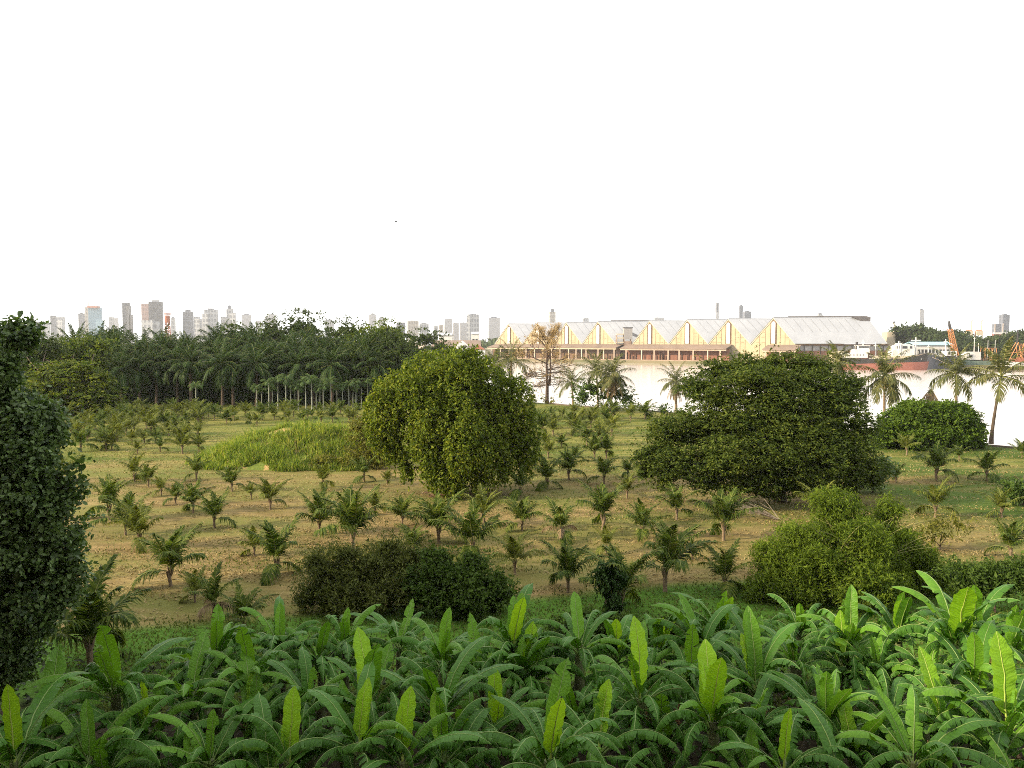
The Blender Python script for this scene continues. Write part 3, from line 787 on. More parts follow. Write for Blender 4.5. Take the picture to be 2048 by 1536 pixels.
for k in range(5): bl('arch', k, 30 + k, (2.45, 2.3, 2.6, 2.2, 2.4)[k], (.54, .50, .56, .52, .50)[k], .05, (1.6, 1.9, 1.35, 1.75, 2.1)[k], (.28, .42, .2, .5, .6)[k], .05, (.42, .55, .35, .6, .65)[k], mats=(mid if k == 0 else old))
for k in range(6): bl('droop', k, 40 + k, (2.5, 2.35, 2.6, 2.4, 2.3, 2.5)[k], (.56, .52, .58, .54, .5, .54)[k], .12, (2.3, 2.6, 2.1, 2.7, 2.45, 2.2)[k], (.5, .65, .45, .75, .6, .8)[k], -.08, (.7, .85, .65, .9, .8, .95)[k], power=1.35, mats=old)
for k in range(2): bl('yellow', k, 60 + k, (2.3, 2.2)[k], (.55, .5)[k], .1, (2.0, 2.4)[k], .45, .1, .8, power=1.3, mats=[M['ban_yellow'], M['ban_rib_young']])
for k in range(2): bl('dry', k, 70 + k, (1.8, 2.0)[k], (.34, .3)[k], .5, (2.5, 2.6)[k], .4, -.2, 1.0, power=.8, mats=[M['ban_dry'], M['ban_dry']])
STEM = []
for k in range(3):
    g = G(); h = 2.0
    g.tube([(0, 0, -.1), (.02, 0, .5), (.03 * k, .02, 1.2), (.04 * k, .03, 1.75), (.04 * k, .03, 2.1)], [.17, .15, .125, .10, .07], 9)
    STEM.append(g.mesh('pseudostem', M['ban_stem'], True))
rb = random.Random(4)
BANG = 'banana plants of the foreground grove'
def banana(cx, cy, label, erect=1, young=1, arch=4, droop=4, yellow=0, dry=1, z=2.15, sc_=1.0, erect_mat=None):
    c = at(cx, cy, z); s = z / 2.0 * sc_
    hs = z / 2.0
    o = thing('banana_plant', label, 'banana plant', (c.x, c.y, 0), rb.uniform(0, 6.28), BANG, 1.0)
    link('pseudostem', rb.choice(STEM), o, None, None, (hs, hs, hs))
    k = 0; a0 = rb.uniform(0, 6.28)
    spec = [('young', rb.uniform(0, 24)) for _ in range(young)] + [('erect', rb.uniform(4, 32)) for _ in range(erect)] + [('arch', rb.uniform(14, 46)) for _ in range(arch)] + [('droop', rb.uniform(22, 58)) for _ in range(droop)] + [('yellow', rb.uniform(50, 75)) for _ in range(yellow)] + [('dry', rb.uniform(85, 105)) for _ in range(dry)]
    for kind, tilt in spec:
        k += 1
        az = a0 + k * 2.39996 + rb.uniform(-.35, .35)
        ls = sc_ * (rb.uniform(.62, .92) if kind in ('arch', 'droop') else rb.uniform(.7, .95) if kind == 'young' else rb.uniform(.55, .88))
        if kind in ('young', 'erect'): az = rb.choice((0, math.pi)) + rb.uniform(-.75, .75) - o.rotation_euler.z
        lo = link('leaf', rb.choice(BL[kind]), o, (0, 0, 2.02 * hs - .03 * k * hs * .5), None, ls)
        lo.rotation_euler = (Matrix.Rotation(az, 3, 'Z') @ Matrix.Rotation(rad(-tilt), 3, 'X')).to_euler()
        if kind in ('arch', 'droop'): lo.scale.x *= .86
        if kind == 'young': lo['label'] = 'upright bright yellow-green new leaf'
        if kind == 'yellow': lo['label'] = 'yellowing torn hanging leaf'
        if kind == 'dry': lo['label'] = 'dry brown leaf hanging down the stem'
    return o
banana_spots = [
 # crown pixel x, y, label, erect, young, arch, droop, yellow, dry
 (290,1478,'big banana plant with a fan of tall upright leaves at lower left',3,1,4,4,0,1),
 (506,1458,'banana plant with two bright upright leaves in a V at lower left',2,2,4,5,0,1),
 (92,1490,'dark banana plant with one long raised leaf in the lower left corner',2,0,3,4,0,1),
 (30,1532,'banana plant with a bright short leaf at the left end of the bottom edge',0,1,3,3,0,0),
 (434,1330,'banana plant with a wide upright leaf standing foremost against the lawn at left',2,0,4,4,0,0),
 (560,1300,'banana plant with torn arching leaves behind the left V-leaved plant',1,0,5,4,0,0),
 (640,1330,'dense banana plant left below the brownish shrub',1,0,4,5,0,1),
 (739,1416,'banana plant with a full star of arching leaves left of centre and one upright leaf',2,1,4,6,0,1),
 (690,1300,'banana plant tucked under the brownish shrub',2,0,4,4,0,0),
 (886,1330,'banana plant with the tallest pale upright leaf in front of the two shrubs',2,0,5,4,0,0),
 (800,1300,'banana plant with low leaves between the two shrubs',1,0,4,4,0,0),
 (1057,1369,'banana plant with a bouquet of upright leaves in the centre of the grove',3,1,4,5,0,1),
 (1026,1300,'banana plant with pale leaves behind the central bouquet plant',3,1,3,3,0,0),
 (992,1464,'banana plant with two yellow-green leaves like rabbit ears below the centre',0,2,4,5,0,1),
 (1197,1505,'banana plant with one tall lit upright leaf right of centre at the bottom',1,1,4,5,0,1),
 (1279,1406,'banana plant with hanging comb-like leaves right of centre',1,1,3,6,0,1),
 (1316,1312,'banana plant with two rounded pale upright leaves by the shaded lawn',2,2,3,4,0,0),
 (1232,1322,'banana plant with two square-tipped upright leaves below the ivy covered stump',2,1,4,3,0,0),
 (718,1500,'banana plant with yellow-green split leaf at the bottom left of centre',0,2,3,4,0,0),
 (804,1532,'banana plant with two yellow leaves at the bottom edge left of centre',0,2,3,3,0,0),
 (886,1525,'small banana plant with one broad lit leaf at the bottom edge',1,1,3,4,0,0),
 (1100,1530,'banana plant at the bottom edge between the rabbit-eared and the tall-leaved plants',1,1,4,4,0,0),
 (1512,1380,'banana plant with a broad shield-like upright leaf below the wide low palm',3,1,4,5,0,1),
 (1440,1275,'banana plant with twin pale upright leaves against the bamboo clump',2,1,4,4,0,0),
 (1796,1272,'banana plant with long leaves spread wide in front of the bamboo clump',2,1,5,4,0,1),
 (1700,1290,'banana plant with one long leaf leaning right at the foot of the bamboo',2,0,4,4,0,0),
 (1686,1335,'banana plant with stacked upright leaves below the bamboo clump',3,1,4,4,0,0),
 (1755,1366,'banana plant with crossing upright leaves right of the stacked one',3,0,4,5,0,1),
 (1885,1451,'banana plant with one tall pale leaf and cupped young leaves at lower right',2,1,4,5,0,1),
 (1826,1532,'banana plant with a yellowed ladder-like hanging leaf at the lower right',1,0,3,4,2,1),
 (1423,1451,'low banana plant with three lit young leaves in a trident, right of centre',0,3,4,5,0,1),
 (1997,1519,'banana plant with a bare-ribbed torn leaf in the lower right corner',1,0,3,5,1,1),
 (1912,1298,'banana plant with a yellow folded leaf at right',2,1,4,4,1,0),
 (1952,1268,'banana plant with leaves raised against the lawn at the right',3,0,4,4,0,0),
 (2022,1310,'banana plant with broad leaves at the right border',2,0,4,4,0,0),
 (2014,1462,'banana plant with bright cut-off leaf at the right border',1,1,4,4,0,1),
 (1567,1545,'banana plant with a single large shining leaf at the bottom edge right of centre',0,1,4,4,0,0),
 (1652,1451,'banana plant with a huge dark upright leaf and arched neighbours at lower right',3,0,4,5,0,1),
 (1707,1520,'banana plant with pale leaf stalks at the bottom edge, lower right',1,1,4,5,0,1),
 (380,1405,'dark banana plant between the upright fan and the lawn plant at left',1,0,4,5,0,1),
 (620,1420,'banana plant with drooping dark leaves left of the star-shaped plant',1,0,5,5,0,1),
 (880,1430,'banana plant with drooping leaves between the star-shaped and rabbit-eared plants',1,0,5,5,0,1),
 (1150,1440,'dark leaved banana plant under the central bouquet plant',1,0,4,6,0,1),
 (1380,1370,'banana plant with tattered leaves between the two pale-leaved back plants',1,0,5,5,0,1),
 (1590,1330,'banana plant with olive curled leaves below the left side of the bamboo',2,0,4,5,0,1),
 (1330,1500,'banana plant with dark drooping leaves at the bottom, right of the tall lit leaf',1,0,5,5,0,1),
 (1500,1490,'dark banana plant behind the single large shining leaf',1,0,5,5,0,1),
 (1780,1450,'banana plant with split hanging leaves left of the tall pale leaf',1,0,4,6,0,1),
 (180,1532,'dark banana plant at the bottom edge near the left corner',1,0,4,5,0,1),
 (420,1530,'banana plant with drooping leaves at the bottom edge, left quarter',1,0,4,5,0,1),
 (580,1532,'banana plant with torn dark leaves at the bottom edge below the V-leaved plant',1,1,4,5,0,1),
 (230,1390,'lone banana plant at the left end of the back row on the dark lawn',2,0,4,3,0,0),
 (500,1375,'banana plant with arching pale-edged leaves behind the V-leaved plant',1,0,5,5,0,1),
 (960,1360,'banana plant with dark arching leaves left of the central bouquet',1,0,5,5,0,0),
 (1160,1300,'banana plant with a long leaf reaching right beneath the lawn',1,0,5,4,0,0),
 (1400,1300,'banana plant with leaves laid over towards the lawn, left of the twin pale leaves',1,0,5,4,0,0),
 (1600,1270,'banana plant with a dark pointed leaf before the left half of the bamboo',2,0,4,4,0,0),
 (1860,1360,'banana plant with overlapping dark leaves in the middle right of the grove',1,0,5,5,0,1),
 (1950,1390,'banana plant with long side leaves near the right border',1,0,5,5,0,1),
]
for (cx, cy, lab, e, y, a, d, yl, dr) in banana_spots:
    e2, a2, d2 = e, a + 2, d + 3
    banana(cx, cy, lab, e2, y, a2, d2, yl, dr, z=rb.uniform(1.5, 2.75), sc_=rb.uniform(.85, 1.12) * (1.06 if cx > 1700 else 1.0))
for row, (py, x0, x1, step, nm) in enumerate(((1352, 380, 2040, 230, 'second'), (1490, 60, 2040, 240, 'first'), (1590, 40, 2040, 170, 'lowest'))):
    k = 0; x = x0
    while x < x1:
        k += 1
        px_, py_ = x + rb.uniform(-30, 30), py + rb.uniform(-22, 22)
        banana(px_, py_, 'low banana plant tucked between taller ones, %s from left, %s row from the bottom' % (nth(k), nm) if nm != 'lowest' else 'banana plant cut by the bottom edge, %s from left of the cut ones' % nth(k),
               1 if rb.random() < .5 else 0, 0, 4, 6, 0, 1, z=rb.uniform(1.4, 1.9), sc_=rb.uniform(.8, 1.0))
        x += step * rb.uniform(.85, 1.15)
# leafy weeds and fallen leaves on the floor of the grove
r = np.random.default_rng(8)
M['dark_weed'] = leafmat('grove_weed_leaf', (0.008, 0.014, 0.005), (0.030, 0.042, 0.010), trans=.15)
n = 9000
p = np.stack([r.uniform(-24, 26, n), r.uniform(12, 29, n), np.abs(r.normal(size=n)) * .22], 1)
g = G(); put_leaves(g, p, r.normal(size=(n, 3)) * np.array([1, 1, .4]), r.normal(size=(n, 3)) * .5 + np.array([0, 0, 1]), r.uniform(.15, .4, n), r.uniform(.06, .18, n), 'oval')
tag(link('undergrowth', g.mesh('undergrowth', M['dark_weed'])), 'low weeds and fallen leaves under the banana plants', None, None, 'stuff')
# ================================================================== broadleaf trees and shrubs
def blobs_px(spec, Y, base, depth=.85):
    """rows of (px, py, rx_px, ry_px, dY metres) -> ellipsoids relative to base"""
    out = []
    for px, py, rx, ry, dY in spec:
        c = atd(px, py, Y + dY); m = mpp(Y + dY)
        out.append((c.x - base.x, c.y - base.y, c.z - base.z, rx * m, min(rx, ry * 1.3) * m * depth, ry * m))
    return out
def tree(name, label, cat, base, Y, spec, mat, nclump, per, leaf, spread, seed, trunk=(1.6, .25), bark='bark', group=None, ntarget=None, zup=None, depth=.85, bough=None, spray=None, **kw):
    base = Vector((base.x, base.y, 0.0 if zup is None else zup))
    o = thing(name, label, cat, base, 0, group)
    B = blobs_px(spec, Y, base, depth)
    g = G()
    if bough is None: bough = (1.6 / (min(b[5] for b in B) + .3), .62 * float(np.median([b[5] for b in B])), .8)
    crown2(g, B, bough, nclump, per, leaf, spread, seed, **kw)
    if spray: sprays(g, B, spray[0], spray[1], leaf, seed + 50, *spray[2:])
    part('crown', g, M[mat], o)
    if trunk:
        g = G(); limbs(g, (0, 0, 0), trunk[0], trunk[1], [b[:3] for b in B[:ntarget]], seed)
        part('trunk', g, M[bark], o, True)
    return o
# --- the weeping tree in the middle
b = at(892, 985)
tree('weeping_tree', 'big dense weeping tree with drooping foliage standing alone in the middle of the field', 'tree', b, b.y, [
    (878,762,84,56,0), (945,782,72,58,1), (845,795,52,50,-1), (1005,822,56,62,.8), (1040,880,34,66,.6), (790,806,50,46,-.5), (764,850,36,62,0), (790,893,28,44,-.4), (815,935,15,28,-.6), 
    (858,860,40,74,-2.4), (868,930,26,44,-2.6), (925,850,40,62,-2.4), (940,905,46,70,-3.2), (905,945,30,40,-2.8), (965,945,26,40,-2.2), (990,890,40,70,-.6), (1010,925,22,34,-.4), (1046,915,16,28,.4), (905,870,70,70,1), (900,960,40,28,-.5), (930,735,40,24,.5), (890,732,36,24,0)],
    'mid_tree', 12500, 9, (.26, .14), (.13, .17), 1, trunk=(1.8, .38), ntarget=9, up=.5, droop=.30, bough=(.40, .82, 1.9, 1.14), spray=(260, .9, .1, .8), core=.10)
g = G(); r = np.random.default_rng(3)      # litter of cut branches under it
p = at(905, 985)
for k in range(26):
    a = r.uniform(0, 3.1); L = r.uniform(.4, 1.3); c = np.array([r.normal() * 1.2, r.normal() * .35, .06 + r.uniform(0, .12)])
    d = np.array([math.cos(a), math.sin(a) * .4, r.uniform(-.1, .2)]) * L / 2
    g.tube([c - d, c, c + d], [.03, .04, .02], 4)
o = thing('branch_pile', 'small pile of reddish cut branches at the foot of the weeping tree', 'branches', p + Vector((0, -1.6, 0)))
part('twigs', g, plain('red_twig', (.20, .10, .07), (.10, .06, .05), 2), o)
# --- the spreading rain tree
b = at(1560, 1003)
tree('rain_tree', 'huge wide spreading tree with dark feathery foliage, right of centre', 'tree', b, b.y, [
    (1545,728,100,24,2), (1450,742,66,26,2), (1630,738,66,26,2), (1400,772,44,26,1.5), (1690,770,40,30,1.5), (1580,765,84,36,0), (1500,742,62,28,3.5),
    (1345,868,52,34,-1), (1310,905,42,40,-1.5), (1395,855,58,40,-.5), (1470,850,72,54,-1), (1560,845,84,66,-1), (1650,850,72,60,-.5), (1710,870,40,54,0),
    (1360,930,52,44,-2.5), (1440,925,66,56,-3), (1530,925,66,62,-3), (1620,920,72,62,-2.5), (1700,930,48,50,-1.5), (1745,950,32,36,-.5), (1290,940,22,36,-1.5), (1680,810,44,42,.5), (1420,960,44,30,-3), (1580,965,60,34,-2.5), (1500,965,50,34,-2.5), (1640,975,44,30,-2), (1330,955,26,26,-2), (1520,760,60,30,-1), (1440,790,50,34,0), (1640,790,60,40,0), (1540,800,80,40,-1)],
    'rain_tree', 19000, 10, (.24, .10), (.20, .08), 2, trunk=(2.6, .42), ntarget=18, up=.9, droop=.10, flat=.55, bough=(.5, .95, .62, 1.12), spray=(520, 1.3, .35, .4), core=.11)
g = G(); r = np.random.default_rng(9)
o = thing('dead_branch', 'bare pale fallen branches lying at the left foot of the spreading tree', 'branches', at(1555, 1040))
for k in range(11):
    e = np.array([-r.uniform(.8, 3.4), r.uniform(-.6, .6), r.uniform(.3, 1.4)])
    g.tube([(r.uniform(-.2, .2), 0, .05), e * .5 + np.array([0, 0, .12]), e], [.035, .025, .012], 4)
    for q in range(2):
        s = e * r.uniform(.4, .8); g.tube([s, s + np.array([-r.uniform(.2, .8), r.uniform(-.3, .3), r.uniform(-.1, .4)])], [.018, .008], 4)
part('twigs', g, M['pale_bark'], o)
# --- low dark palm leaves and shrubs at the skirts of it
b = at(1745, 985)
tree('shrub', 'dark green shrub with broad leaves at the right foot of the spreading tree', 'shrub', b, b.y, [(1745,950,30,30,0), (1768,938,18,20,0), (1720,962,22,20,-.3)], 'dark_broad', 260, 9, (.34, .15), (.2, .14), 33, trunk=(.4, .06))
# --- round tree
b = at(1862, 896)
tree('round_tree', 'round dome-shaped bright green tree on the river bank at right', 'tree', b, b.y, [
    (1862,852,80,46,0), (1800,860,46,42,0), (1925,862,48,42,0), (1835,832,52,30,0), (1900,834,48,30,.5), (1775,872,26,28,-.5), (1955,875,22,28,0), (1862,876,70,26,-2)],
    'round_tree', 6500, 9, (.30, .16), (.17, .12), 3, trunk=(1.0, .22), up=.8, bough=(.5, .85, .7), spray=(240, .7, .5, .3))
# --- bamboo
b = at(1700, 1192)
o = tree('bamboo_clump', 'big feathery light green bamboo clump at right behind the banana plants', 'bamboo', b, b.y, [
    (1662,1010,48,32,.9), (1772,1022,26,34,1.0), (1700,1045,44,30,.7), (1600,1068,50,34,.1), (1722,1082,50,40,-.9), (1545,1112,40,38,-.3), (1630,1128,48,44,-1.3), (1790,1105,40,46,.2), (1700,1150,50,44,-1.2), (1538,1165,42,36,-.8),
    (1838,1128,36,38,.2), (1600,1180,56,34,-1.3), (1770,1160,56,38,-.6), (1872,1160,32,26,.2), (1508,1192,22,24,-.6), (1665,1085,60,60,.9), (1780,1110,70,60,1.0), (1580,1130,60,60,.8)],
    'bamboo_leaf', 9500, 12, (.19, .040), (.12, .10), 4, trunk=None, up=.25, droop=.35, bough=(.8, .42, 1.0, 1.1), spray=(420, 1.1, .7, .9, 26), core=.1)
g = G(); r = np.random.default_rng(12)
for k in range(60):
    a = r.uniform(-2.9, 2.9); lean = r.uniform(.4, 3.6); h = r.uniform(3, 5.4); x0 = r.normal() * .9; y0 = r.normal() * .5
    t = np.linspace(0, 1, 8)
    x = x0 + lean * math.cos(a) * 1.2 * t ** 2; y = y0 + lean * math.sin(a) * .7 * t ** 2; z = h * (t - .22 * t ** 3) * .95
    g.tube(np.stack([x, y, z], 1), np.linspace(.032, .008, 8), 5)
for e in ((-4.6, -.6, 3.4), (-4.9, .2, 2.6), (-3.8, -1.0, 4.2), (4.3, -.4, 3.2), (-3.2, -1.6, 2.0), (-4.4, -1.2, 1.7)):
    t = np.linspace(0, 1, 8); g.tube(np.stack([e[0] * t ** 1.3, e[1] * t, e[2] * (1.25 * t - .25 * t ** 3) ], 1), np.linspace(.03, .006, 8), 5)
part('culms', g, plain('bamboo_culm', (.22, .20, .07), (.12, .13, .04), 2, .5, .3), o, True)
b = at(1880, 1100)
tree('shrub', 'thin light shrub with open feathery twigs at the right shoulder of the bamboo clump', 'shrub', b, b.y, [(1880,1052,58,36,0), (1915,1045,30,22,0), (1850,1070,40,30,-.3)], 'olive_shrub', 150, 9, (.20, .06), (.22, .12), 34, trunk=(.3, .04), droop=.2)
b = at(1990, 1225)
tree('shrub', 'loose green shrub at the right border above the banana leaves', 'shrub', b, b.y, [(1985,1165,60,34,0), (2040,1160,36,40,0), (1925,1160,34,30,0)], 'green_shrub', 560, 9, (.20, .07), (.15, .12), 35, trunk=(.4, .05), spray=(220, .8, .7, .4))
b = at(1745, 1225)
tree('shrub', 'small bushy shrub at the front foot of the bamboo clump', 'shrub', b, b.y, [(1740,1165,40,36,0), (1715,1195,46,26,-.3), (1770,1190,30,30,0)], 'bamboo_leaf', 520, 9, (.19, .06), (.13, .12), 36, trunk=(.4, .05), spray=(160, .7, .7, .4))
b = at(2045, 1010)
tree('shrub', 'dark shrub at the right border on the lawn', 'shrub', b, b.y, [(2038,985,34,24,0), (2060,980,30,26,0)], 'green_shrub', 260, 9, (.26, .12), (.18, .12), 37, trunk=(.3, .05))
# --- the two shrubs left of centre
b = at(715, 1222)
tree('shrub', 'brownish olive feathery shrub behind the banana plants, left one of two', 'shrub', b, b.y, [(648,1140,36,32,0), (705,1150,42,32,.3), (762,1135,50,40,.4), (652,1188,46,36,-.2), (725,1195,76,40,-.6), (800,1178,60,46,0), (805,1122,30,22,.4), (690,1112,20,20,.2), (775,1098,28,22,.3), (632,1125,16,18,0), (608,1200,22,18,-.3), (622,1188,28,26,-.2), (835,1150,40,40,.3)],
     'reddish_shrub', 3600, 9, (.19, .05), (.12, .09), 5, trunk=(.5, .07), ntarget=7, droop=.1, up=.4, bough=(1.1, .30, 1.25, 1.15), spray=(420, 1.15, .9, .4, 26), core=.1)
b = at(905, 1225)
tree('shrub', 'dense green shrub behind the banana plants, right of the brownish one', 'shrub', b, b.y, [(875,1155,48,36,.2), (940,1165,50,36,0), (990,1185,34,36,0), (855,1180,50,46,-.3), (920,1195,66,42,-.5), (1000,1205,30,26,-.2), (868,1118,26,20,.3), (945,1128,18,16,.2), (1012,1190,26,26,-.1)],
     'green_shrub', 3200, 9, (.17, .09), (.09, .08), 6, trunk=(.5, .07), ntarget=6, bough=(1.1, .34, 1.0, 1.12), spray=(300, .9, .8, .4, 22), core=.1)
b = at(760, 935)
tree('shrub', 'yellowish bush touching the left side of the weeping tree', 'shrub', b, b.y, [(745,862,34,34,0), (728,895,34,36,0), (755,905,34,34,-.3), (715,860,20,22,.5), (765,850,22,30,.3)], 'olive_shrub', 620, 9, (.28, .12), (.2, .16), 7, trunk=(.5, .07), spray=(160, .9, .5, .5))
b = at(690, 938)
tree('shrub', 'low pale scrub along the right foot of the grassy mound', 'shrub', b, b.y, [(650,928,36,14,0), (700,926,36,18,0), (745,924,30,18,0)], 'olive_shrub', 330, 8, (.26, .09), (.2, .12), 38, trunk=None)
# --- ivy covered stump
b = at(1222, 1243)
o = tree('ivy_stump', 'narrow stump wrapped in dark ivy leaves in front of the biggest young palm', 'ivy stump', b, b.y, [(1220,1140,22,18,0), (1205,1160,18,18,0), (1222,1175,18,30,0), (1226,1215,17,30,0), (1236,1150,14,18,0), (1228,1240,20,22,0)],
         'ivy', 620, 9, (.13, .10), (.06, .08), 8, trunk=(1.9, .14), ntarget=2, shape='oval', droop=.1, bough=(2.5, .2, 1.1), spray=(110, .45, .3, .7))
for (px, py, lab, sp, sd) in ((1165, 1290, 'low leafy hedge-like shrub behind the banana plants, left of the ivy stump', [(1130,1262,36,24,0), (1170,1256,40,28,0), (1205,1262,26,24,0), (1145,1280,40,20,-.3)], 41),
                          (1255, 1290, 'low dark shrub behind the banana plants at the foot of the ivy stump', [(1250,1262,26,26,0), (1275,1272,24,18,0)], 42),
                          (1350, 1285, 'low loose shrub on the shaded lawn edge right of the ivy stump', [(1340,1262,38,22,0), (1385,1270,28,16,0), (1310,1270,26,16,0)], 43)):
    b = at(px, py); tree('shrub', lab, 'shrub', b, b.y, sp, 'green_shrub', 520, 8, (.15, .075), (.10, .08), sd, trunk=(.2, .03), spray=(160, .5, .7, .4))
# --- the dark tree at the left border
Yl = 21.0
b = Vector((atd(-60, 900, Yl).x, Yl, 0))
o = tree('dark_leaved_tree', 'tall dark broad-leaved tree cut by the left border of the picture', 'tree', b, Yl, [
    (-20,695,46,46,.5), (48,664,26,22,.3), (6,740,38,30,0), (-44,790,60,46,0), (35,838,60,44,0), (75,855,48,38,-.2), (10,880,90,70,0), (-60,900,110,90,.5), (60,905,58,44,-.4), (40,960,70,56,-.6), (95,990,38,36,-.4),
    (20,1030,96,64,-.4), (90,1060,62,52,-.6), (120,1110,52,50,-.6), (30,1120,100,72,-.5), (-40,1100,110,110,.3), (110,1165,46,46,-.5), (40,1210,88,60,-.5), (80,1245,50,46,-.5), (0,1280,62,56,-.3), (-20,1340,56,60,-.2), (-70,1250,90,110,.3), (30,1310,34,38,-.4)],
    'dark_broad', 9500, 9, (.135, .095), (.09, .10), 10, trunk=(3.2, .26), ntarget=16, shape='oval', up=.3, droop=.12, bough=(.50, .44, 1.15, 1.12), spray=(800, .75, .35, .5, 14), core=.06)
g = G(); r = np.random.default_rng(31); base = atd(110, 985, Yl - .3) - b     # a thin sprig reaching out to the right
for k in range(7):
    e = base + Vector((r.uniform(.15, .85), r.uniform(-.2, .2), r.uniform(-.35, .75)))
    g.tube([base, base.lerp(e, .5) + Vector((0, 0, .05)), e], [.014, .01, .005], 4)
part('sprig_twigs', g, M['bark'], o)
g = G(); bb = [tuple(atd(px, py, Yl - .3) - b) + (rr, rr, rr) for px, py, rr in ((148,940,.16), (140,965,.2), (160,985,.18), (150,1000,.2), (165,965,.12), (152,925,.1), (172,990,.1), (128,1000,.2))]
crown(g, bb, 60, 4, (.14, .10), (.07, .07), 31, shape='oval', up=.3); part('sprig_leaves', g, M['dark_broad'], o)
b = Vector((atd(60, 870, 26).x, 27, 0))
# --- trees at the left end of the dark woods
WOOD = 'trees of the dark woods'
b = at(150, 838)
tree('acacia_tree', 'layered yellow-green tree at the left end of the dark woods', 'tree', b, 124, [
    (150,752,60,24,0), (95,748,40,22,.5), (200,768,36,22,0), (120,775,66,26,-1), (175,795,58,28,-1), (85,790,50,30,-.5), (215,805,26,26,0), (130,818,74,22,-1.5), (195,822,40,18,-1), (150,735,36,14,1)],
    'acacia', 2400, 10, (.58, .24), (.42, .14), 50, trunk=(2.2, .3), ntarget=8, up=.9, flat=.5, group=WOOD)
b = at(170, 834)
tree('tree', 'soft bright green tree peeping over the layered yellow-green tree at left', 'tree', b, 150, [(150,705,52,24,0), (110,715,36,26,0), (190,700,46,22,1), (165,725,66,22,-1)], 'acacia', 750, 10, (.7, .3), (.6, .3), 51, trunk=(5, .25), up=.5, group=WOOD)
b = at(110, 834)
tree('tree', 'dark tree behind the crown of the foreground tree at left', 'tree', b, 140, [(85,715,40,36,0), (60,740,40,40,0), (45,700,40,30,0), (95,690,22,18,0)], 'wood_broad', 800, 10, (.6, .3), (.5, .3), 52, trunk=(5, .25), group=WOOD)
for px, top, Y, w, lab, mt, sd in (
    (602, 634, 195, 60, 'tallest round dark crown rising above the middle of the woods', 'wood_broad', 53),
    (548, 650, 190, 40, 'dark crown left of the tallest round crown in the woods', 'wood_broad', 54),
    (692, 648, 185, 46, 'dark crown with spiky top right of the tallest round crown', 'wood_broad', 55),
    (735, 664, 170, 44, 'olive tree at the right shoulder of the woods', 'acacia', 56),
    (785, 668, 160, 42, 'tree at the right end of the woods with layered crown', 'wood_broad', 57),
    (775, 648, 215, 34, 'small light topped tree standing behind the right end of the woods', 'acacia', 58),
    (480, 656, 185, 44, 'low dark crown in the middle of the woods skyline', 'wood_broad', 59),
    (215, 665, 185, 46, 'dark crown between the fan-leaved palm and the feathery palms', 'wood_broad', 60)):
    b = atd(px, 690, Y); b.z = 0
    tree('tree', lab, 'tree', b, Y, [(px, top + w * .45, w, w * .6, 0), (px - w * .5, top + w * .95, w * .7, w * .6, -1), (px + w * .55, top + w * .95, w * .7, w * .6, -.5), (px, top + w * 1.6, w * 1.1, w * .8, -1.5), (px - w*.3, top + w * 2.4, w, w * .8, -1.5), (px + w * .4, top + w*2.4, w, w * .8, -1)],
         mt, 2200 if px == 602 else 1300, 10, (.62, .30), (.5, .25), sd, trunk=(6, .3), group=WOOD)
b = atd(770, 745, 150); b.z = 0
tree('tree', 'dark tree filling the gap between the woods and the weeping tree', 'tree', b, 150, [(745,730,50,42,0), (790,728,40,40,0), (760,775,60,40,-1), (800,770,30,36,0), (715,770,40,40,0), (720,722,40,30,0)], 'wood_broad', 1300, 10, (.55, .27), (.42, .25), 61, trunk=(3, .3), group=WOOD)
for px, top, Y, w, lab, sd in ((850, 655, 240, 48, 'open crowned tree with holes in front of the riverside sheds', 62), (905, 686, 235, 42, 'low tree with a spreading top before the brown roofed shed', 63), (925, 705, 225, 34, 'low bushy tree behind the top of the weeping tree, at right', 64), (820, 684, 220, 42, 'loose tree left of the open crowned tree by the sheds', 65)):
    b = atd(px, 700, Y); b.z = 0
    tree('tree', lab, 'tree', b, Y, [(px, top + w * .5, w * .9, w * .42, 0), (px - w * .6, top + w * .95, w * .6, w * .4, 0), (px + w * .6, top + w * .9, w * .6, w * .4, -.5), (px, top + w * 1.35, w * .8, w * .5, -1)],
         'wood_broad', 800, 8, (.7, .32), (.5, .25), sd, trunk=(6, .3), group=WOOD)
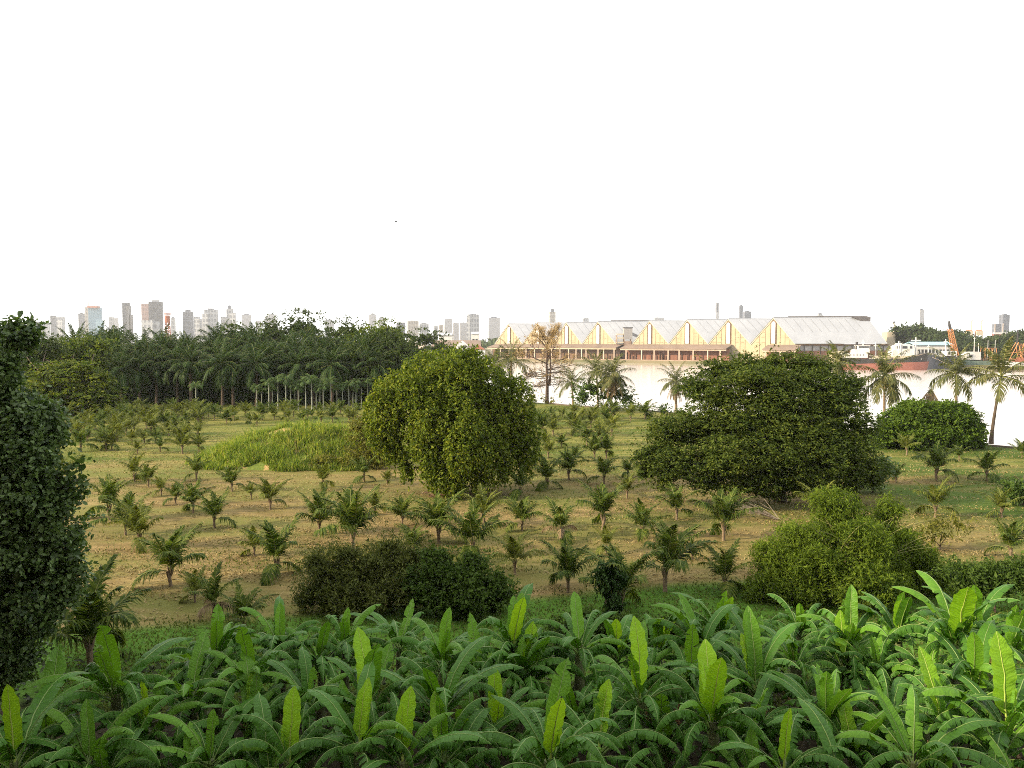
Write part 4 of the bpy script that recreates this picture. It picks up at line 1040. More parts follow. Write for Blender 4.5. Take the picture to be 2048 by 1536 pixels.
# --- tall feathery palms of the woods
def oil_crown(seed, nf, L0):
    g = G(); r = np.random.default_rng(seed)
    for k in range(nf):
        t = k / (nf - 1)
        frond(g, (0, 0, 0), k * 2.39996 + r.normal() * .2, rad(84) - rad(128) * t + r.normal() * .1, L0 * r.uniform(.85, 1.1), rad(48) + rad(32) * t, 26, 1.35, .13, .9, r, vee=.1, rach=.05, t0=.12)
    return g
OC = [oil_crown(300 + k, (32, 36, 30, 34)[k], (5.6, 5.2, 6.0, 5.4)[k]).mesh('crown', [M['oil_frond'], M['rachis']]) for k in range(4)]
OT = []
for k in range(2):
    g = G(); palm_trunk(g, 9.0, .32, .28, ((.3, .1), (-.4, 0))[k], 400 + k, 14, 8, 1.4); OT.append(g.mesh('trunk', M['bark'], True))
ro = random.Random(9)
for row, (Y, x0, x1, step, ztop, nm) in enumerate(((149, 240, 745, 40, 11.8, 'front row'), (158, 215, 755, 44, 14.2, 'middle row'), (170, 190, 760, 48, 16.0, 'rear row'))):
    k = 0; x = x0
    while x < x1:
        k += 1
        px = x + ro.uniform(-10, 10); p = atd(px, 690, Y + ro.uniform(-2.5, 2.5)); p.z = 0
        s = ztop / 13.5 * ro.uniform(.92, 1.08)
        o = thing('feather_palm', 'tall dark feathery palm in the woods, %s from the left in the %s' % (nth(k), nm), 'palm', p, ro.uniform(0, 6.28), 'tall palms of the dark woods', s)
        link('trunk', OT[ro.randrange(2)], o); link('crown', OC[ro.randrange(4)], o, (0, 0, 8.9), (ro.uniform(-.1, .1), ro.uniform(-.1, .1), 0))
        x += step * ro.uniform(.85, 1.15)
# one palm with fan-like stiff fronds at the left
p = atd(150, 690, 160); p.z = 0
o = thing('feather_palm', 'stiff fan-shaped palm crown standing highest at the left end of the woods', 'palm', p, 0, 'tall palms of the dark woods', 1.22)
g = G(); r = np.random.default_rng(55)
for k in range(26): frond(g, (0, 0, 0), k * 2.4, rad(78) - rad(66) * (k / 25), 4.9 * r.uniform(.85, 1.1), rad(26), 18, 1.0, .13, .4, r, vee=.3, rach=.05)
link('trunk', OT[0], o); part('crown', g, [M['oil_frond'], M['rachis']], o, loc=(0, 0, 8.9))
# --- slim pale trunked palms at the foot of the woods
def areca_crown(seed):
    g = G(); r = np.random.default_rng(seed)
    for k in range(9):
        t = k / 8
        frond(g, (0, 0, 0), k * 2.4 + r.normal() * .2, rad(78) - rad(62) * t, 1.9 * r.uniform(.9, 1.1), rad(95) + rad(25) * t, 18, .75, .085, .9, r, vee=-.1, rach=.03)
    return g
AC = [areca_crown(500 + k).mesh('crown', [M['areca_frond'], M['rachis']]) for k in range(3)]
g = G(); palm_trunk(g, 5.2, .13, .10, (.05, .03), 510, 8, 6, 1.3); AT = g.mesh('trunk', M['areca_bark'], True)
xs = [(514,819,768),(524,818,775),(538,820,757),(545,819,772),(556,819,752),(572,820,748),(582,819,762),(590,818,770),(597,820,768),(612,820,756),(624,820,750),(633,819,764),(640,819,772),(647,820,766),(661,818,754),(674,817,770),(685,817,766),(698,817,762),(706,816,772),(712,816,758),(723,815,762),(735,815,756),(748,814,766)]
for k, (px, py, top) in enumerate(xs):
    p = at(px, py); h = (py - top) / FPX * p.y
    o = thing('areca_palm', 'slim pale-trunked palm at the foot of the dark woods, %s from the left' % nth(k + 1), 'palm', p, ro.uniform(0, 6.28), 'slim palms in front of the woods', h / 6.1)
    link('trunk', AT, o); link('crown', AC[k % 3], o, (0, 0, 5.15))
p = at(392, 822)
o = thing('areca_palm', 'single slim palm with drooping crown against the darkest part of the woods', 'palm', p, 0, 'slim palms in front of the woods', .85); link('trunk', AT, o); link('crown', AC[1], o, (0, 0, 5.15))
# dark understorey closing the woods from behind
r = np.random.default_rng(66)
n = 15000
px = r.uniform(20, 830, n); Y = 152 + 53 * r.uniform(0, 1, n) ** 1.3
p = np.stack([(px - 1024) / FPX * Y, Y, r.uniform(0, 1, n) ** 1.2 * np.interp(Y, [150, 205], [4.5, 11.5])], 1)
g = G(); put_leaves(g, p, r.normal(size=(n, 3)), r.normal(size=(n, 3)) + np.array([0, -.4, .3]), r.uniform(.8, 2.0, n), r.uniform(.4, 1.0, n))
tag(link('undergrowth', g.mesh('undergrowth', M['oil_frond'])), 'dark understorey leaves filling the depth of the woods', None, None, 'stuff')
# --- coconut palms on the river bank
def coco_crown(seed, nf, L0, low):
    g = G(); r = np.random.default_rng(seed)
    for k in range(nf):
        t = k / (nf - 1)
        frond(g, (0, 0, 0), k * 2.39996 + r.normal() * .2, rad(82) - rad(low) * t + r.normal() * .12, L0 * r.uniform(.85, 1.1), rad(52) + rad(20) * t, 30, .85, .075, .9, r, vee=.05, rach=.035, t0=.16, gap=.08)
    return g
CC = [coco_crown(600 + k, (19, 22, 17)[k], (3.3, 3.0, 3.5)[k], (105, 118, 95)[k]).mesh('crown', [M['coco_frond'], M['rachis']]) for k in range(3)]
g = G(); r = np.random.default_rng(70)
for k in range(14): frond(g, (0, 0, 0), k * 2.4, rad(-35 - 3 * k), 3.0 * r.uniform(.8, 1.1), rad(40), 20, .55, .06, 1.0, r, vee=-.4, rach=.04)
SKIRT = g.mesh('dead_skirt', [M['dead_frond'], M['dead_frond']])
def coconut(px, pyb, pxc, pyc, Y, rpx, label, v=0, skirt=False, bark='palm_bark', r0=.17):
    base = atd(px, pyb, Y) if Y else at(px, pyb)
    base.z = max(-.1, 0); c = atd(pxc, pyc, base.y)
    o = thing('coconut_palm', label, 'palm', base, 0, 'coconut palms along the river bank')
    g = G(); h = c.z; palm_trunk(g, h, r0 * 1.15, r0 * .75, (c.x - base.x, 0), 3 + v, 12, 8, 1.5); part('trunk', g, M[bark], o, True)
    s = rpx * mpp(base.y) / 2.9
    link('crown', CC[v], o, (c.x - base.x, 0, h - .1), (0, 0, px * .37), s)
    if skirt: link('dead_skirt', SKIRT, o, (c.x - base.x, 0, h - .15), (0, 0, px), (s * .8, s * .8, s))['label'] = 'hanging dead brown fronds'
    return o
coconut(1352, 830, 1352, 762, None, 40, 'coconut palm with thick brown trunk skirt just left of the spreading tree', 0, True, r0=.22)
coconut(1021, 800, 1023, 722, 160, 44, 'coconut palm with slender trunk left of the bare tree, right one of a pair', 2)
coconut(985, 800, 988, 728, 166, 42, 'coconut palm with low crown between the weeping tree and its slender neighbour', 1)
coconut(1146, 815, 1143, 764, 150, 36, 'small coconut palm between the bare tree and the rounded riverside bush', 2)
coconut(1196, 822, 1193, 742, 141, 42, 'coconut palm rising out of the rounded riverside bush', 0)
coconut(1222, 822, 1226, 748, 134, 46, 'coconut palm with long hanging fronds in front of the rounded riverside bush', 1, True)
coconut(1768, 868, 1769, 752, 103, 68, 'tall coconut palm between the spreading tree and the round tree', 1)
coconut(1868, 880, 1862, 782, 104, 26, 'dying coconut palm with only a brown drooping skirt behind the round tree', 2, True)
coconut(1912, 885, 1912, 746, 97, 60, 'coconut palm behind the right part of the round tree', 0)
coconut(1982, 888, 2003, 752, 93, 76, 'leaning coconut palm with the largest crown at the right border of the river', 2, False, 'bark')
coconut(1672, 850, 1674, 722, 104, 46, 'coconut palm crown poking out of the right top of the spreading tree', 1)
for o in list(COL.objects):
    if o.get('label', '').startswith('dying coconut'):
        for ch in o.children:
            if ch.name.startswith('crown'): ch.scale = (.18, .18, .3)
            if ch.name.startswith('dead_skirt'): ch.scale = (1.1, 1.1, 1.25); ch.location.z += .4
# rounded bush on the bank and small shrubs in front of the water
b = at(1210, 822)
tree('riverside_bush', 'rounded dark green bush on the river bank behind hanging palm fronds', 'bush', b, 137, [(1180,782,34,26,0), (1225,790,40,26,.3), (1255,798,24,20,0), (1205,770,24,18,.5), (1165,795,22,20,0)], 'green_shrub', 800, 9, (.32, .16), (.22, .16), 80, trunk=(.8, .12))
b = at(1312, 838)
tree('shrub', 'small wispy shrub at the water edge left of the thick trunked coconut palm', 'shrub', b, b.y, [(1325,820,30,12,0), (1295,828,24,10,0), (1360,828,24,10,0)], 'green_shrub', 110, 7, (.34, .12), (.26, .14), 81, trunk=(.4, .05))
b = at(1265, 826)
tree('shrub', 'low shrub at the water edge right of the rounded riverside bush', 'shrub', b, b.y, [(1262,815,22,10,0), (1285,820,14,7,0)], 'green_shrub', 90, 7, (.3, .12), (.22, .12), 82, trunk=None)
b = at(1105, 806)
tree('shrub', 'low scrub around the foot of the bare tree', 'shrub', b, 155, [(1060,795,28,14,0), (1100,800,24,12,0), (1035,785,22,16,0)], 'olive_shrub', 170, 7, (.34, .13), (.3, .16), 83, trunk=None)
# --- the half bare kapok tree
bs = at(1094, 806)
o = thing('kapok_tree', 'half bare tree with tiered horizontal branches and sparse dry leaves on the river bank', 'tree', bs)
g = G(); gl = G(); r = np.random.default_rng(90)
zt = atd(1094, 668, bs.y).z; m = mpp(bs.y)
g.tube([(0, 0, -.2), (0, 0, .6), (.05, 0, zt * .3), (-.1, 0, zt * .55), (.05, 0, zt * .78), (0, 0, zt * .93)], [.55, .38, .30, .22, .13, .04], 9)
g.tube([(.5, 0, zt * .25), (.7, .1, zt * .45), (.75, .1, zt * .72)], [.24, .2, .06], 7)
pts = []
def branch(P0, d, L, rad_, lvl):
    d = d / np.linalg.norm(d)
    e = P0 + d * L
    mid = P0 + d * L * .5 + r.normal(size=3) * L * .05
    g.tube([P0, mid, e], [rad_, rad_ * .75, rad_ * .45], 5 if lvl == 0 else 3)
    if lvl == 2:
        h = e[2] / zt
        for _ in range(int(np.interp(h, [.2, .5, .68, .9], [2, 4, 14, 17]))): pts.append(P0 + d * L * r.uniform(.3, 1.15) + r.normal(size=3) * .22)
        return
    for q in range(5 if lvl == 0 else 5):
        f = r.uniform(.3, 1.0)
        nd = d + r.normal(size=3) * .62 + np.array([0, 0, .22 if e[2] > zt * .5 else -.05])
        branch(P0 + (e - P0) * f, nd, L * r.uniform(.32, .52), rad_ * .5, lvl + 1)
for q in range(46):
    f = r.uniform(0, 1); z0 = zt * (.26 + .62 * f); a = q * 2.39996
    h = z0 / zt
    L = np.interp(h, [.25, .45, .62, .75, .9], [3.2, 5.2, 6.3, 5.2, 3.0]) * r.uniform(.8, 1.1)
    rise = np.interp(h, [.25, .45, .65, .85], [-.10, .10, .45, 1.3])
    branch(np.array([0, 0, z0]), np.array([math.cos(a), math.sin(a), rise + r.normal() * .1]), L, .085, 0)
pts = np.array(pts); n = len(pts)
put_leaves(gl, pts, r.normal(size=(n, 3)), r.normal(size=(n, 3)) + np.array([0, 0, .5]), r.uniform(.14, .28, n), r.uniform(.07, .14, n))
part('trunk', g, plain('kapok_bark', (.10, .07, .055), (.055, .038, .03), 1, .9, .1), o, True); part('crown', gl, M['kapok_leaf'], o)
# --- trees on the far bank
def far_tree_mesh(seed):
    rr = np.random.default_rng(seed)
    B = [(rr.normal() * 2.6, rr.normal() * 2.2, 9 + rr.uniform(0, 5), rr.uniform(3, 4.6), rr.uniform(3, 4.2), rr.uniform(2.2, 3.4)) for _ in range(7)] + [(0, 0, 6.5, 5.2, 4.5, 3.2), (0, 0, 3.2, 5, 4.5, 2.6)]
    g = G(); crown(g, B, 420, 8, (1.5, .8), (1.0, .6), seed); c = g.mesh('crown', M['far_leaf'])
    g = G(); limbs(g, (0, 0, 0), 4, .4, [b[:3] for b in B[:4]], seed); return c, g.mesh('trunk', M['bark'], True)
FT = [far_tree_mesh(700 + k) for k in range(5)]
k = 0
for px, top, Y in ((1828,655,520),(1848,662,560),(1870,661,505),(1890,668,540),(1905,662,560),(1912,672,500),(1935,674,520),(1955,676,500),(1978,676,540),(2000,676,500),(2022,668,520),(2044,664,500),(2066,662,510),(1880,676,480),(1925,684,470),(1962,686,470),(2000,688,468),(2036,682,470),(1800,664,600),(1990,672,600)):
    k += 1
    p = atd(px, 690, Y); p.z = .4
    h = (atd(px, top, Y).z - .4)
    o = thing('far_tree', 'green tree on the far bank behind the moored ships, crown %s from the left' % nth(k), 'tree', p, ro.uniform(0, 6), 'trees on the far bank behind the ships', h / 15.5)
    c, t = FT[k % 5]; link('crown', c, o); link('trunk', t, o)
# far-off wood that reads as one mass along the horizon
r = np.random.default_rng(71); n = 9000
px = r.uniform(-200, 2300, n); Y = r.uniform(900, 1500, n)
hgt = (9 + 4 * np.sin(px * .021) + 3 * np.sin(px * .057 + 1)) * (Y / 1000) + 2
p = np.stack([(px - 1024) / FPX * Y, Y, r.uniform(.2, 1, n) ** .6 * hgt], 1)
g = G(); put_leaves(g, p, r.normal(size=(n, 3)) * np.array([1, 1, .5]), r.normal(size=(n, 3)) + np.array([0, -.8, .4]), r.uniform(5, 12, n), r.uniform(3, 6, n))
tag(link('far_woods', g.mesh('far_woods', M['far_leaf'])), 'continuous belt of distant trees on the horizon under the city skyline', None, None, 'stuff')
# ================================================================== riverside warehouses and sheds
M['cream'] = plain('cream_wall', (0.36, 0.31, 0.21), (0.29, 0.24, 0.16), .25, .85, .15)
M['cream2'] = plain('cream_trim', (0.46, 0.40, 0.30), (0.37, 0.32, 0.23), .3, .8, .15)
M['dark_trim'] = plain('dark_brown_trim', (0.12, 0.07, 0.045), (0.07, 0.045, 0.03), .5, .8, .1)
M['white_metal'] = plain('white_metal_sheet', (0.36, 0.37, 0.39), (0.31, 0.32, 0.34), .12, .5, .4)
M['grey_strip'] = plain('grey_skylight', (0.30, 0.31, 0.33), (0.22, 0.23, 0.25), .3, .5, .3)
M['brown_roof'] = plain('rusty_brown_roof', (0.21, 0.155, 0.12), (0.14, 0.105, 0.085), .18, .85, .15, stretch=(1, .3, 1))
M['red_wood'] = plain('red_brown_boards', (0.22, 0.105, 0.07), (0.12, 0.06, 0.045), .5, .85, .1, stretch=(2, 2, .3))
M['brown_wood'] = plain('brown_boards', (0.17, 0.11, 0.075), (0.09, 0.06, 0.045), .5, .85, .1, stretch=(2, 2, .3))
M['pale_post'] = plain('pale_post', (0.42, 0.34, 0.27), (0.32, 0.25, 0.20), .6, .8, .15)
M['concrete'] = plain('stained_concrete', (0.34, 0.25, 0.19), (0.20, 0.14, 0.11), .3, .9, .1)
M['grey_wall'] = plain('grey_sheet_wall', (0.30, 0.29, 0.28), (0.22, 0.21, 0.21), .2, .8, .15, stretch=(1, 1, .2))
M['rust_base'] = plain('rusty_plinth', (0.26, 0.13, 0.09), (0.17, 0.085, 0.06), .3, .9, .1)
M['white_paint'] = plain('white_paint', (0.56, 0.56, 0.54), (0.44, 0.42, 0.40), .3, .5, .35)
M['dark_glass'] = plain('dark_glass', (0.03, 0.035, 0.04), (0.02, 0.022, 0.025), .5, .15, .5)
M['blue_roof'] = plain('pale_blue_roof', (0.26, 0.44, 0.55), (0.20, 0.36, 0.46), .3, .5, .3)
M['hull_black'] = plain('black_hull_paint', (0.022, 0.024, 0.024), (0.050, 0.044, 0.040), .25, .55, .35)
M['hull_red'] = plain('red_antifouling', (0.29, 0.11, 0.08), (0.21, 0.08, 0.06), .3, .65, .25)
M['hull_blue'] = plain('dark_blue_hull_paint', (0.022, 0.030, 0.045), (0.045, 0.045, 0.055), .25, .55, .35)
M['deck'] = plain('deck_planks', (0.26, 0.20, 0.15), (0.16, 0.12, 0.09), .5, .9, .1)
M['orange'] = plain('orange_steel', (0.40, 0.18, 0.06), (0.28, 0.12, 0.05), .4, .6, .3)
M['steel_red'] = plain('rusty_red_steel', (0.33, 0.12, 0.07), (0.20, 0.08, 0.05), .4, .7, .2)
M['net_green'] = plain('grey_green_nets', (0.16, 0.21, 0.17), (0.09, 0.13, 0.11), .5, .95, .05)
M['black'] = plain('black_steel', (0.02, 0.02, 0.02), (0.035, 0.03, 0.03), 1, .6, .3)
P1 = np.array([-2.5, 635.0])
RZ = math.atan2(QA[1], QA[0])
RD = np.array([0.985, 0.172])               # ridge direction
def s_at(px, off=0.0):                       # position along the front line that shows at picture column px
    k = (px - 1024.0) / FPX
    p = P1 + QN * off
    return (k * p[1] - p[0]) / (QA[0] - k * QA[1])
def fp(s, off=0.0, z=0.0):
    p = P1 + QA * s + QN * off
    return np.array([p[0], p[1], z])
EAVE, Z0 = 12.0, 0.5
def zpx(py, Y): return atd(1024, py, Y).z
def warehouse(name, label, apex, cuts, last):
    base = Vector(fp(s_at(cuts[0])).tolist()); base.z = 0
    o = thing(name, label, 'warehouse', base, 0, 'white roofed warehouses across the river')
    b = np.array(base)
    roof = G(); seams = []
    for k, (ax, ay) in enumerate(apex):
        s0, s1, sa = s_at(cuts[k]), s_at(cuts[k + 1]), s_at(ax)
        A2 = fp(sa); za = zpx(ay, A2[1])
        A, L, R = fp(sa, 0, za) - b, fp(s0, 0, EAVE) - b, fp(s1, 0, EAVE) - b
        L0, R0 = fp(s0, 0, Z0) - b, fp(s1, 0, Z0) - b
        th = np.array([RD[0], RD[1], 0]) * .5
        gw = G(); gw.prism([L0, R0, R, A, L], th)
        w = part('gable_wall', gw, M['cream'], o)
        # arched slot with dark frame, standing proud of the wall
        n3 = np.array([-QN[0], -QN[1], 0.0]); a3 = np.array([QA[0], QA[1], 0.0])
        c = fp(sa) - b; hw = 1.35; zb, zt = EAVE + .3, za - 3.6
        def arch(hw, zb, zt, n=9):
            return [c + a3 * -hw + np.array([0, 0, zb]), c + a3 * hw + np.array([0, 0, zb])] + [c + a3 * (hw * math.cos(t)) + np.array([0, 0, zt + hw * math.sin(t)]) for t in np.linspace(0, math.pi, n)]
        g = G(); g.prism([p + n3 * .05 for p in arch(1.95, zb - .3, zt)], n3 * .25); f = part('window_frame', g, M['dark_trim'], w)
        g = G(); g.prism([p + n3 * .35 for p in arch(1.25, zb, zt)], n3 * .12); part('window_panel', g, M['white_paint'], w)
        # raking edge boards, pilaster lines and small louvres
        g = G()
        for E, sg in ((L, -1), (R, 1)):
            d = E - A
            up = np.array([0, 0, .55])
            g.prism([A + n3 * .04, E + n3 * .04, E + n3 * .04 - up * 1.4, A + n3 * .04 - up * 1.4], n3 * .3)
        part('edge_board', g, M['cream2'], w)
        g = G(); rr = np.random.default_rng(int(ax))
        for q in (-.62, -.36, .30, .52, .74):
            d = (s1 - sa) * abs(q) if q > 0 else (sa - s0) * abs(q)
            x = d if q > 0 else -d
            zt2 = EAVE + (za - EAVE) * (1 - abs(q)) - 1.4
            p = c + a3 * x + n3 * .12
            g.box(tuple(p + np.array([0, 0, (Z0 + zt2) / 2])), (.35, .24, zt2 - Z0), RZ)
            for zz in np.arange(EAVE + 1.2, zt2 - .6, 3.2):
                if rr.random() < .75:
                    p2 = c + a3 * (x + (1.7 if q > 0 else -1.7) * (.7 + .3 * rr.random())) + n3 * .1
                    g.box(tuple(p2 + np.array([0, 0, zz])), (1.9, .16, .42), RZ)
        part('louvres', g, plain('louvre_grey', (.36, .28, .18), (.28, .22, .15), 1, .8, .1), w)
        # roof slopes, running along the ridge direction
        isl = k == len(apex) - 1
        Lr = last[0] if isl else 66.0
        Le = last[1] if isl else 66.0
        r3 = np.array([RD[0], RD[1], 0.0]); t = np.array([0, 0, .18]); ov = -r3 * .6
        for E, Lend in ((L, Lr), (R, Le)):
            V = [A + ov, A + r3 * Lr, E + r3 * Lend, E + ov]
            V = [v + t for v in V]
            roof.prism(V, np.array([0, 0, .12]))
        if isl:
            roof.prism([A + r3 * Lr + t * 1.6, R + r3 * Le + t * 1.6, L + r3 * Lr + t * 1.6], np.array([0, 0, .1]))
        n_s = int(Lr / 6.2)
        for q in range(1, n_s):
            f0 = r3 * (q * 6.2)
            a, e = A + f0 + (R - A) * .06, A + f0 + (R - A) * .56
            ww = r3 * .28
            seams.append(G().prism([a + t * 2.2, a + ww + t * 2.2, e + ww + t * 2.2, e + t * 2.2], np.array([0, 0, .10])))
        roof.tube([A + t * 2, A + r3 * Lr + t * 2], .28, 5)
        if isl:
            # long side of the last bay: eave band, grey sheet wall between posts, rusty plinth
            g = G(); g.prism([R + r3 * .6 + np.array([0, 0, -.1]), R + r3 * (Le + .6) + np.array([0, 0, -.1]), R + r3 * (Le + .6) + np.array([0, 0, -1.0]), R + r3 * .6 + np.array([0, 0, -1.0])], np.array([.05, -.5, 0])); part('eave_band', g, M['dark_trim'], o)
            g = G(); g.prism([R0 + r3 * .3, R0 + r3 * Le, R0 + r3 * Le + np.array([0, 0, EAVE - Z0 - .3]), R0 + r3 * .3 + np.array([0, 0, EAVE - Z0 - .3])], np.array([-.05, .4, 0])); sw = part('side_wall', g, M['grey_wall'], o)
            g = G(); g.prism([R0 + r3 * .4 + np.array([0, -.3, 0]), R0 + r3 * Le + np.array([0, -.3, 0]), R0 + r3 * Le + np.array([0, -.3, 7.2]), R0 + r3 * .4 + np.array([0, -.3, 7.2])], np.array([-.02, .25, 0])); part('plinth', g, M['rust_base'], sw)
            g = G()
            for q in np.arange(.5, Le, 5.6): g.box(tuple(R0 + r3 * q + np.array([0, -.5, (EAVE - Z0) / 2 - .2])), (.35, .35, EAVE - Z0 - .4))
            part('wall_posts', g, M['black'], sw)
            g = G(); E = A + r3 * Lr
            g.prism([A + r3 * 10 + t * 4, E + t * 4, E + t * 4 + np.array([0, 0, .8]), A + r3 * 10 + t * 4 + np.array([0, 0, .5])], np.array([.1, .8, 0]))
            g.prism([E + r3 * -12 + np.array([0, 0, .9]), E + r3 * 1.5 + np.array([0, 0, 1.0]), E + r3 * 1.5 + np.array([0, 0, -4.6]), E + r3 * -3 + np.array([0, 0, -4.6]), E + r3 * -6 + np.array([0, 0, -1.6])], np.array([.05, -1.4, 0]))
            part('ridge_hood', g, plain('weathered_ridge', (.20, .18, .17), (.12, .11, .11), .4, .9, .1), o)
    part('roof', roof, M['white_metal'], o)
    for sg in seams: part('roof_seam', sg, M['grey_strip'], o)
    return o
Yr = fp(s_at(1546))[1]
warehouse('warehouse', 'long warehouse at left with four narrow yellow gables and white saw-tooth roof across the river', [(1018, 648), (1076, 646), (1133, 645), (1196, 643.5)], [990, 1046, 1105, 1165, 1233], (52, 52))
warehouse('warehouse', 'larger warehouse with four wide yellow gables and white roof ending in a dark ridge hood', [(1299, 642), (1374, 639.5), (1456, 638), (1546, 635.5)], [1265, 1338, 1417, 1501, 1590], (67, 65))
# wharf sheds in front
def shed(label, px0, px1, posts, woodm, roofm, zb, zf, z_floor=.9, fascia=None):
    offf = -11.0
    s0, s1 = s_at(px0, offf), s_at(px1, offf)
    base = Vector(fp(s0, offf).tolist()); base.z = .4; b = np.array(base)
    o = thing('wharf_shed', label, 'shed', base, 0, 'open sheds on the wharf')
    n3 = np.array([QN[0], QN[1], 0.0])
    g = G(); g.prism([fp(s0, offf - .8, zf) - b, fp(s1, offf - .8, zf) - b, fp(s1, -.6, zb) - b, fp(s0, -.6, zb) - b], (0, 0, .3)); part('roof', g, roofm, o)
    g = G(); g.prism([fp(s0 + .5, -4.5, z_floor) - b, fp(s1 - .5, -4.5, z_floor) - b, fp(s1 - .5, -4.5, zf + .2) - b, fp(s0 + .5, -4.5, zf + .2) - b], n3 * .3); part('back_wall', g, woodm, o)
    g = G(); g.prism([fp(s0, offf, zf - .15) - b, fp(s1, offf, zf - .15) - b, fp(s1, offf, zf - 1.0) - b, fp(s0, offf, zf - 1.0) - b], n3 * .35); part('beam', g, fascia or M['pale_post'], o)
    g = G(); g.prism([fp(s0, offf - 1.2, z_floor) - b, fp(s1, offf - 1.2, z_floor) - b, fp(s1, -1, z_floor) - b, fp(s0, -1, z_floor) - b], (0, 0, -.5))
    g.prism([fp(s0, offf - 1.0, -2.2) - b, fp(s1, offf - 1.0, -2.2) - b, fp(s1, offf - 1.0, z_floor - .5) - b, fp(s0, offf - 1.0, z_floor - .5) - b], n3 * .5); part('platform', g, M['concrete'], o)
    for px in posts:
        s = s_at(px, offf)
        g = G(); p = fp(s, offf + .15) - b
        g.box((p[0], p[1], (z_floor + zf - 1.0) / 2 - .4), (.75, .55, zf - 1.0 - z_floor), RZ); part('post', g, M['pale_post'], o)
    rr = np.random.default_rng(int(px0))     # leaning boards and door openings between the posts
    for q in np.arange(s0 + 2, s1 - 1, 2.4):
        if rr.random() < .55:
            p = fp(q, -5.2) - b; h = rr.uniform(2.5, 5.5)
            part('board', G().box((p[0], p[1], z_floor + h / 2 - .4), (rr.uniform(.4, 1.3), .2, h), RZ), M['dark_trim'], o)
    return o
shed('open wharf shed with brown roof and pale double beam under the left warehouse', 975, 1232, (984, 1001, 1018, 1035, 1052, 1069, 1086, 1103, 1120, 1137, 1152, 1163, 1172, 1196, 1207, 1228), M['brown_wood'], M['brown_roof'], 11.6, 9.1, fascia=M['cream2'])
shed('long open wharf shed with reddish boards under the right warehouse', 1240, 1452, (1252, 1283, 1308, 1336, 1358, 1386, 1415, 1440), M['red_wood'], M['brown_roof'], 11.4, 8.6)
shed('small sloping roofed lean-to behind the top of the spreading tree', 1524, 1592, (1530, 1560, 1588), M['red_wood'], M['brown_roof'], 11.2, 8.2)
# quay wall between
g = G(); n3 = np.array([QN[0], QN[1], 0.0])
g.prism([fp(s_at(940, -12), -12.2, -2.5), fp(s_at(1620, -12), -12.2, -2.5), fp(s_at(1620, -12), -12.2, .3), fp(s_at(940, -12), -12.2, .3)], n3 * .6)
tag(link('quay_wall', g.mesh('quay_wall', M['concrete'])), 'stained reddish concrete quay wall below the warehouses', 'quay wall')
# conveyor tower between the two warehouses
s = s_at(1248, -1); b = fp(s, -1); Yt = b[1]
o = thing('conveyor_tower', 'grey open conveyor tower between the two warehouses with a sloping gallery', 'tower', (b[0], b[1], 0))
m = mpp(Yt)
g = G()
for dx in (-5.4, 0, 5.0):
    for dy in (0, 4): g.box((dx, dy, 9.5), (.55, .55, 18))
part('frame', g, M['concrete'], o)
for z in (13.2, 16.4, 19.2):
    g = G(); g.box((-2.8, 2, z), (5.6, 4.4, .8)); part('floor_slab', g, M['cream2'], o)
g = G(); g.box((2.9, 2.2, 19.6), (6.2, 5, 8.2)); c = part('cabin', g, M['grey_wall'], o)
g = G(); g.box((2.9, 2.2, 24.0), (6.8, 5.6, .5)); part('cabin_roof', g, M['black'], c)
g = G(); g.box((2.9, 2, 11.5), (6.0, 4.2, 5.0)); part('lower_cabin', g, M['concrete'], o)
g = G(); g.prism([(6, 1, 18.4), (6, 1, 20.6), (14.5, 3.5, 16.8), (14.5, 3.5, 14.6)], (.2, 2.2, 0)); part('gallery', g, M['grey_wall'], o)
# small buildings on the far bank left of the warehouses
def house(name, label, px0, px1, ytop, yeave, ybot, Y, wallm, roofm, depth=12, kind='gable', wins=0, group=None):
    x0, x1 = atd(px0, 690, Y).x, atd(px1, 690, Y).x
    zt, ze, zb = zpx(ytop, Y), zpx(yeave, Y), max(.4, zpx(ybot, Y))
    zb = .4
    o = thing(name, label, name.split('_')[-1] if name != 'riverside_house' else 'house', ((x0 + x1) / 2, Y, zb), 0, group)
    w = x1 - x0; h = ze - zb
    g = G(); g.box((0, depth / 2, h / 2), (w * .96, depth, h)); wl_ = part('wall', g, wallm, o)
    g = G()
    if kind == 'gable':
        g.prism([(-w / 2, -.8, h), (w / 2, -.8, h), (w / 2 * .96, depth / 2, zt - zb), (-w / 2 * .96, depth / 2, zt - zb)], (0, 0, .3))
        g.prism([(-w / 2, depth + .8, h), (-w / 2 * .96, depth / 2, zt - zb), (w / 2 * .96, depth / 2, zt - zb), (w / 2, depth + .8, h)], (0, 0, .3))
    else:
        g.prism([(-w / 2, -.8, h), (w / 2, -.8, h), (0, -.8, zt - zb)], (0, depth + 1.6, 0))
    part('roof', g, roofm, o)
    for k in range(wins):
        x = -w * .4 + w * .8 * (k + .5) / wins
        f = G(); f.box((x, -.05, h * .62), (w * .5 / wins, .2, h * .3)); part('window', f, M['dark_glass'], wl_)
    return o
RS = 'buildings on the far bank left of the warehouses'
house('riverside_shed', 'long brown roofed riverside shed left of the yellow gables', 862, 962, 681, 693, 712, 690, M['cream2'], M['brown_roof'], 30, 'gable', 8, RS)
house('riverside_shed', 'beige roofed riverside shed partly hidden behind the open crowned tree', 806, 850, 688, 697, 712, 700, M['cream2'], M['pale_post'], 20, 'gable', 4, RS)
house('riverside_house', 'white two storey riverside house with reddish gable beside the left wharf shed', 944, 970, 690, 699, 716, 622, M['white_paint'], M['steel_red'], 10, 'front', 4, RS)
house('riverside_house', 'small white gabled riverside house left of the white two storey house', 912, 936, 681, 692, 714, 655, M['white_paint'], M['white_paint'], 10, 'front', 2, RS)
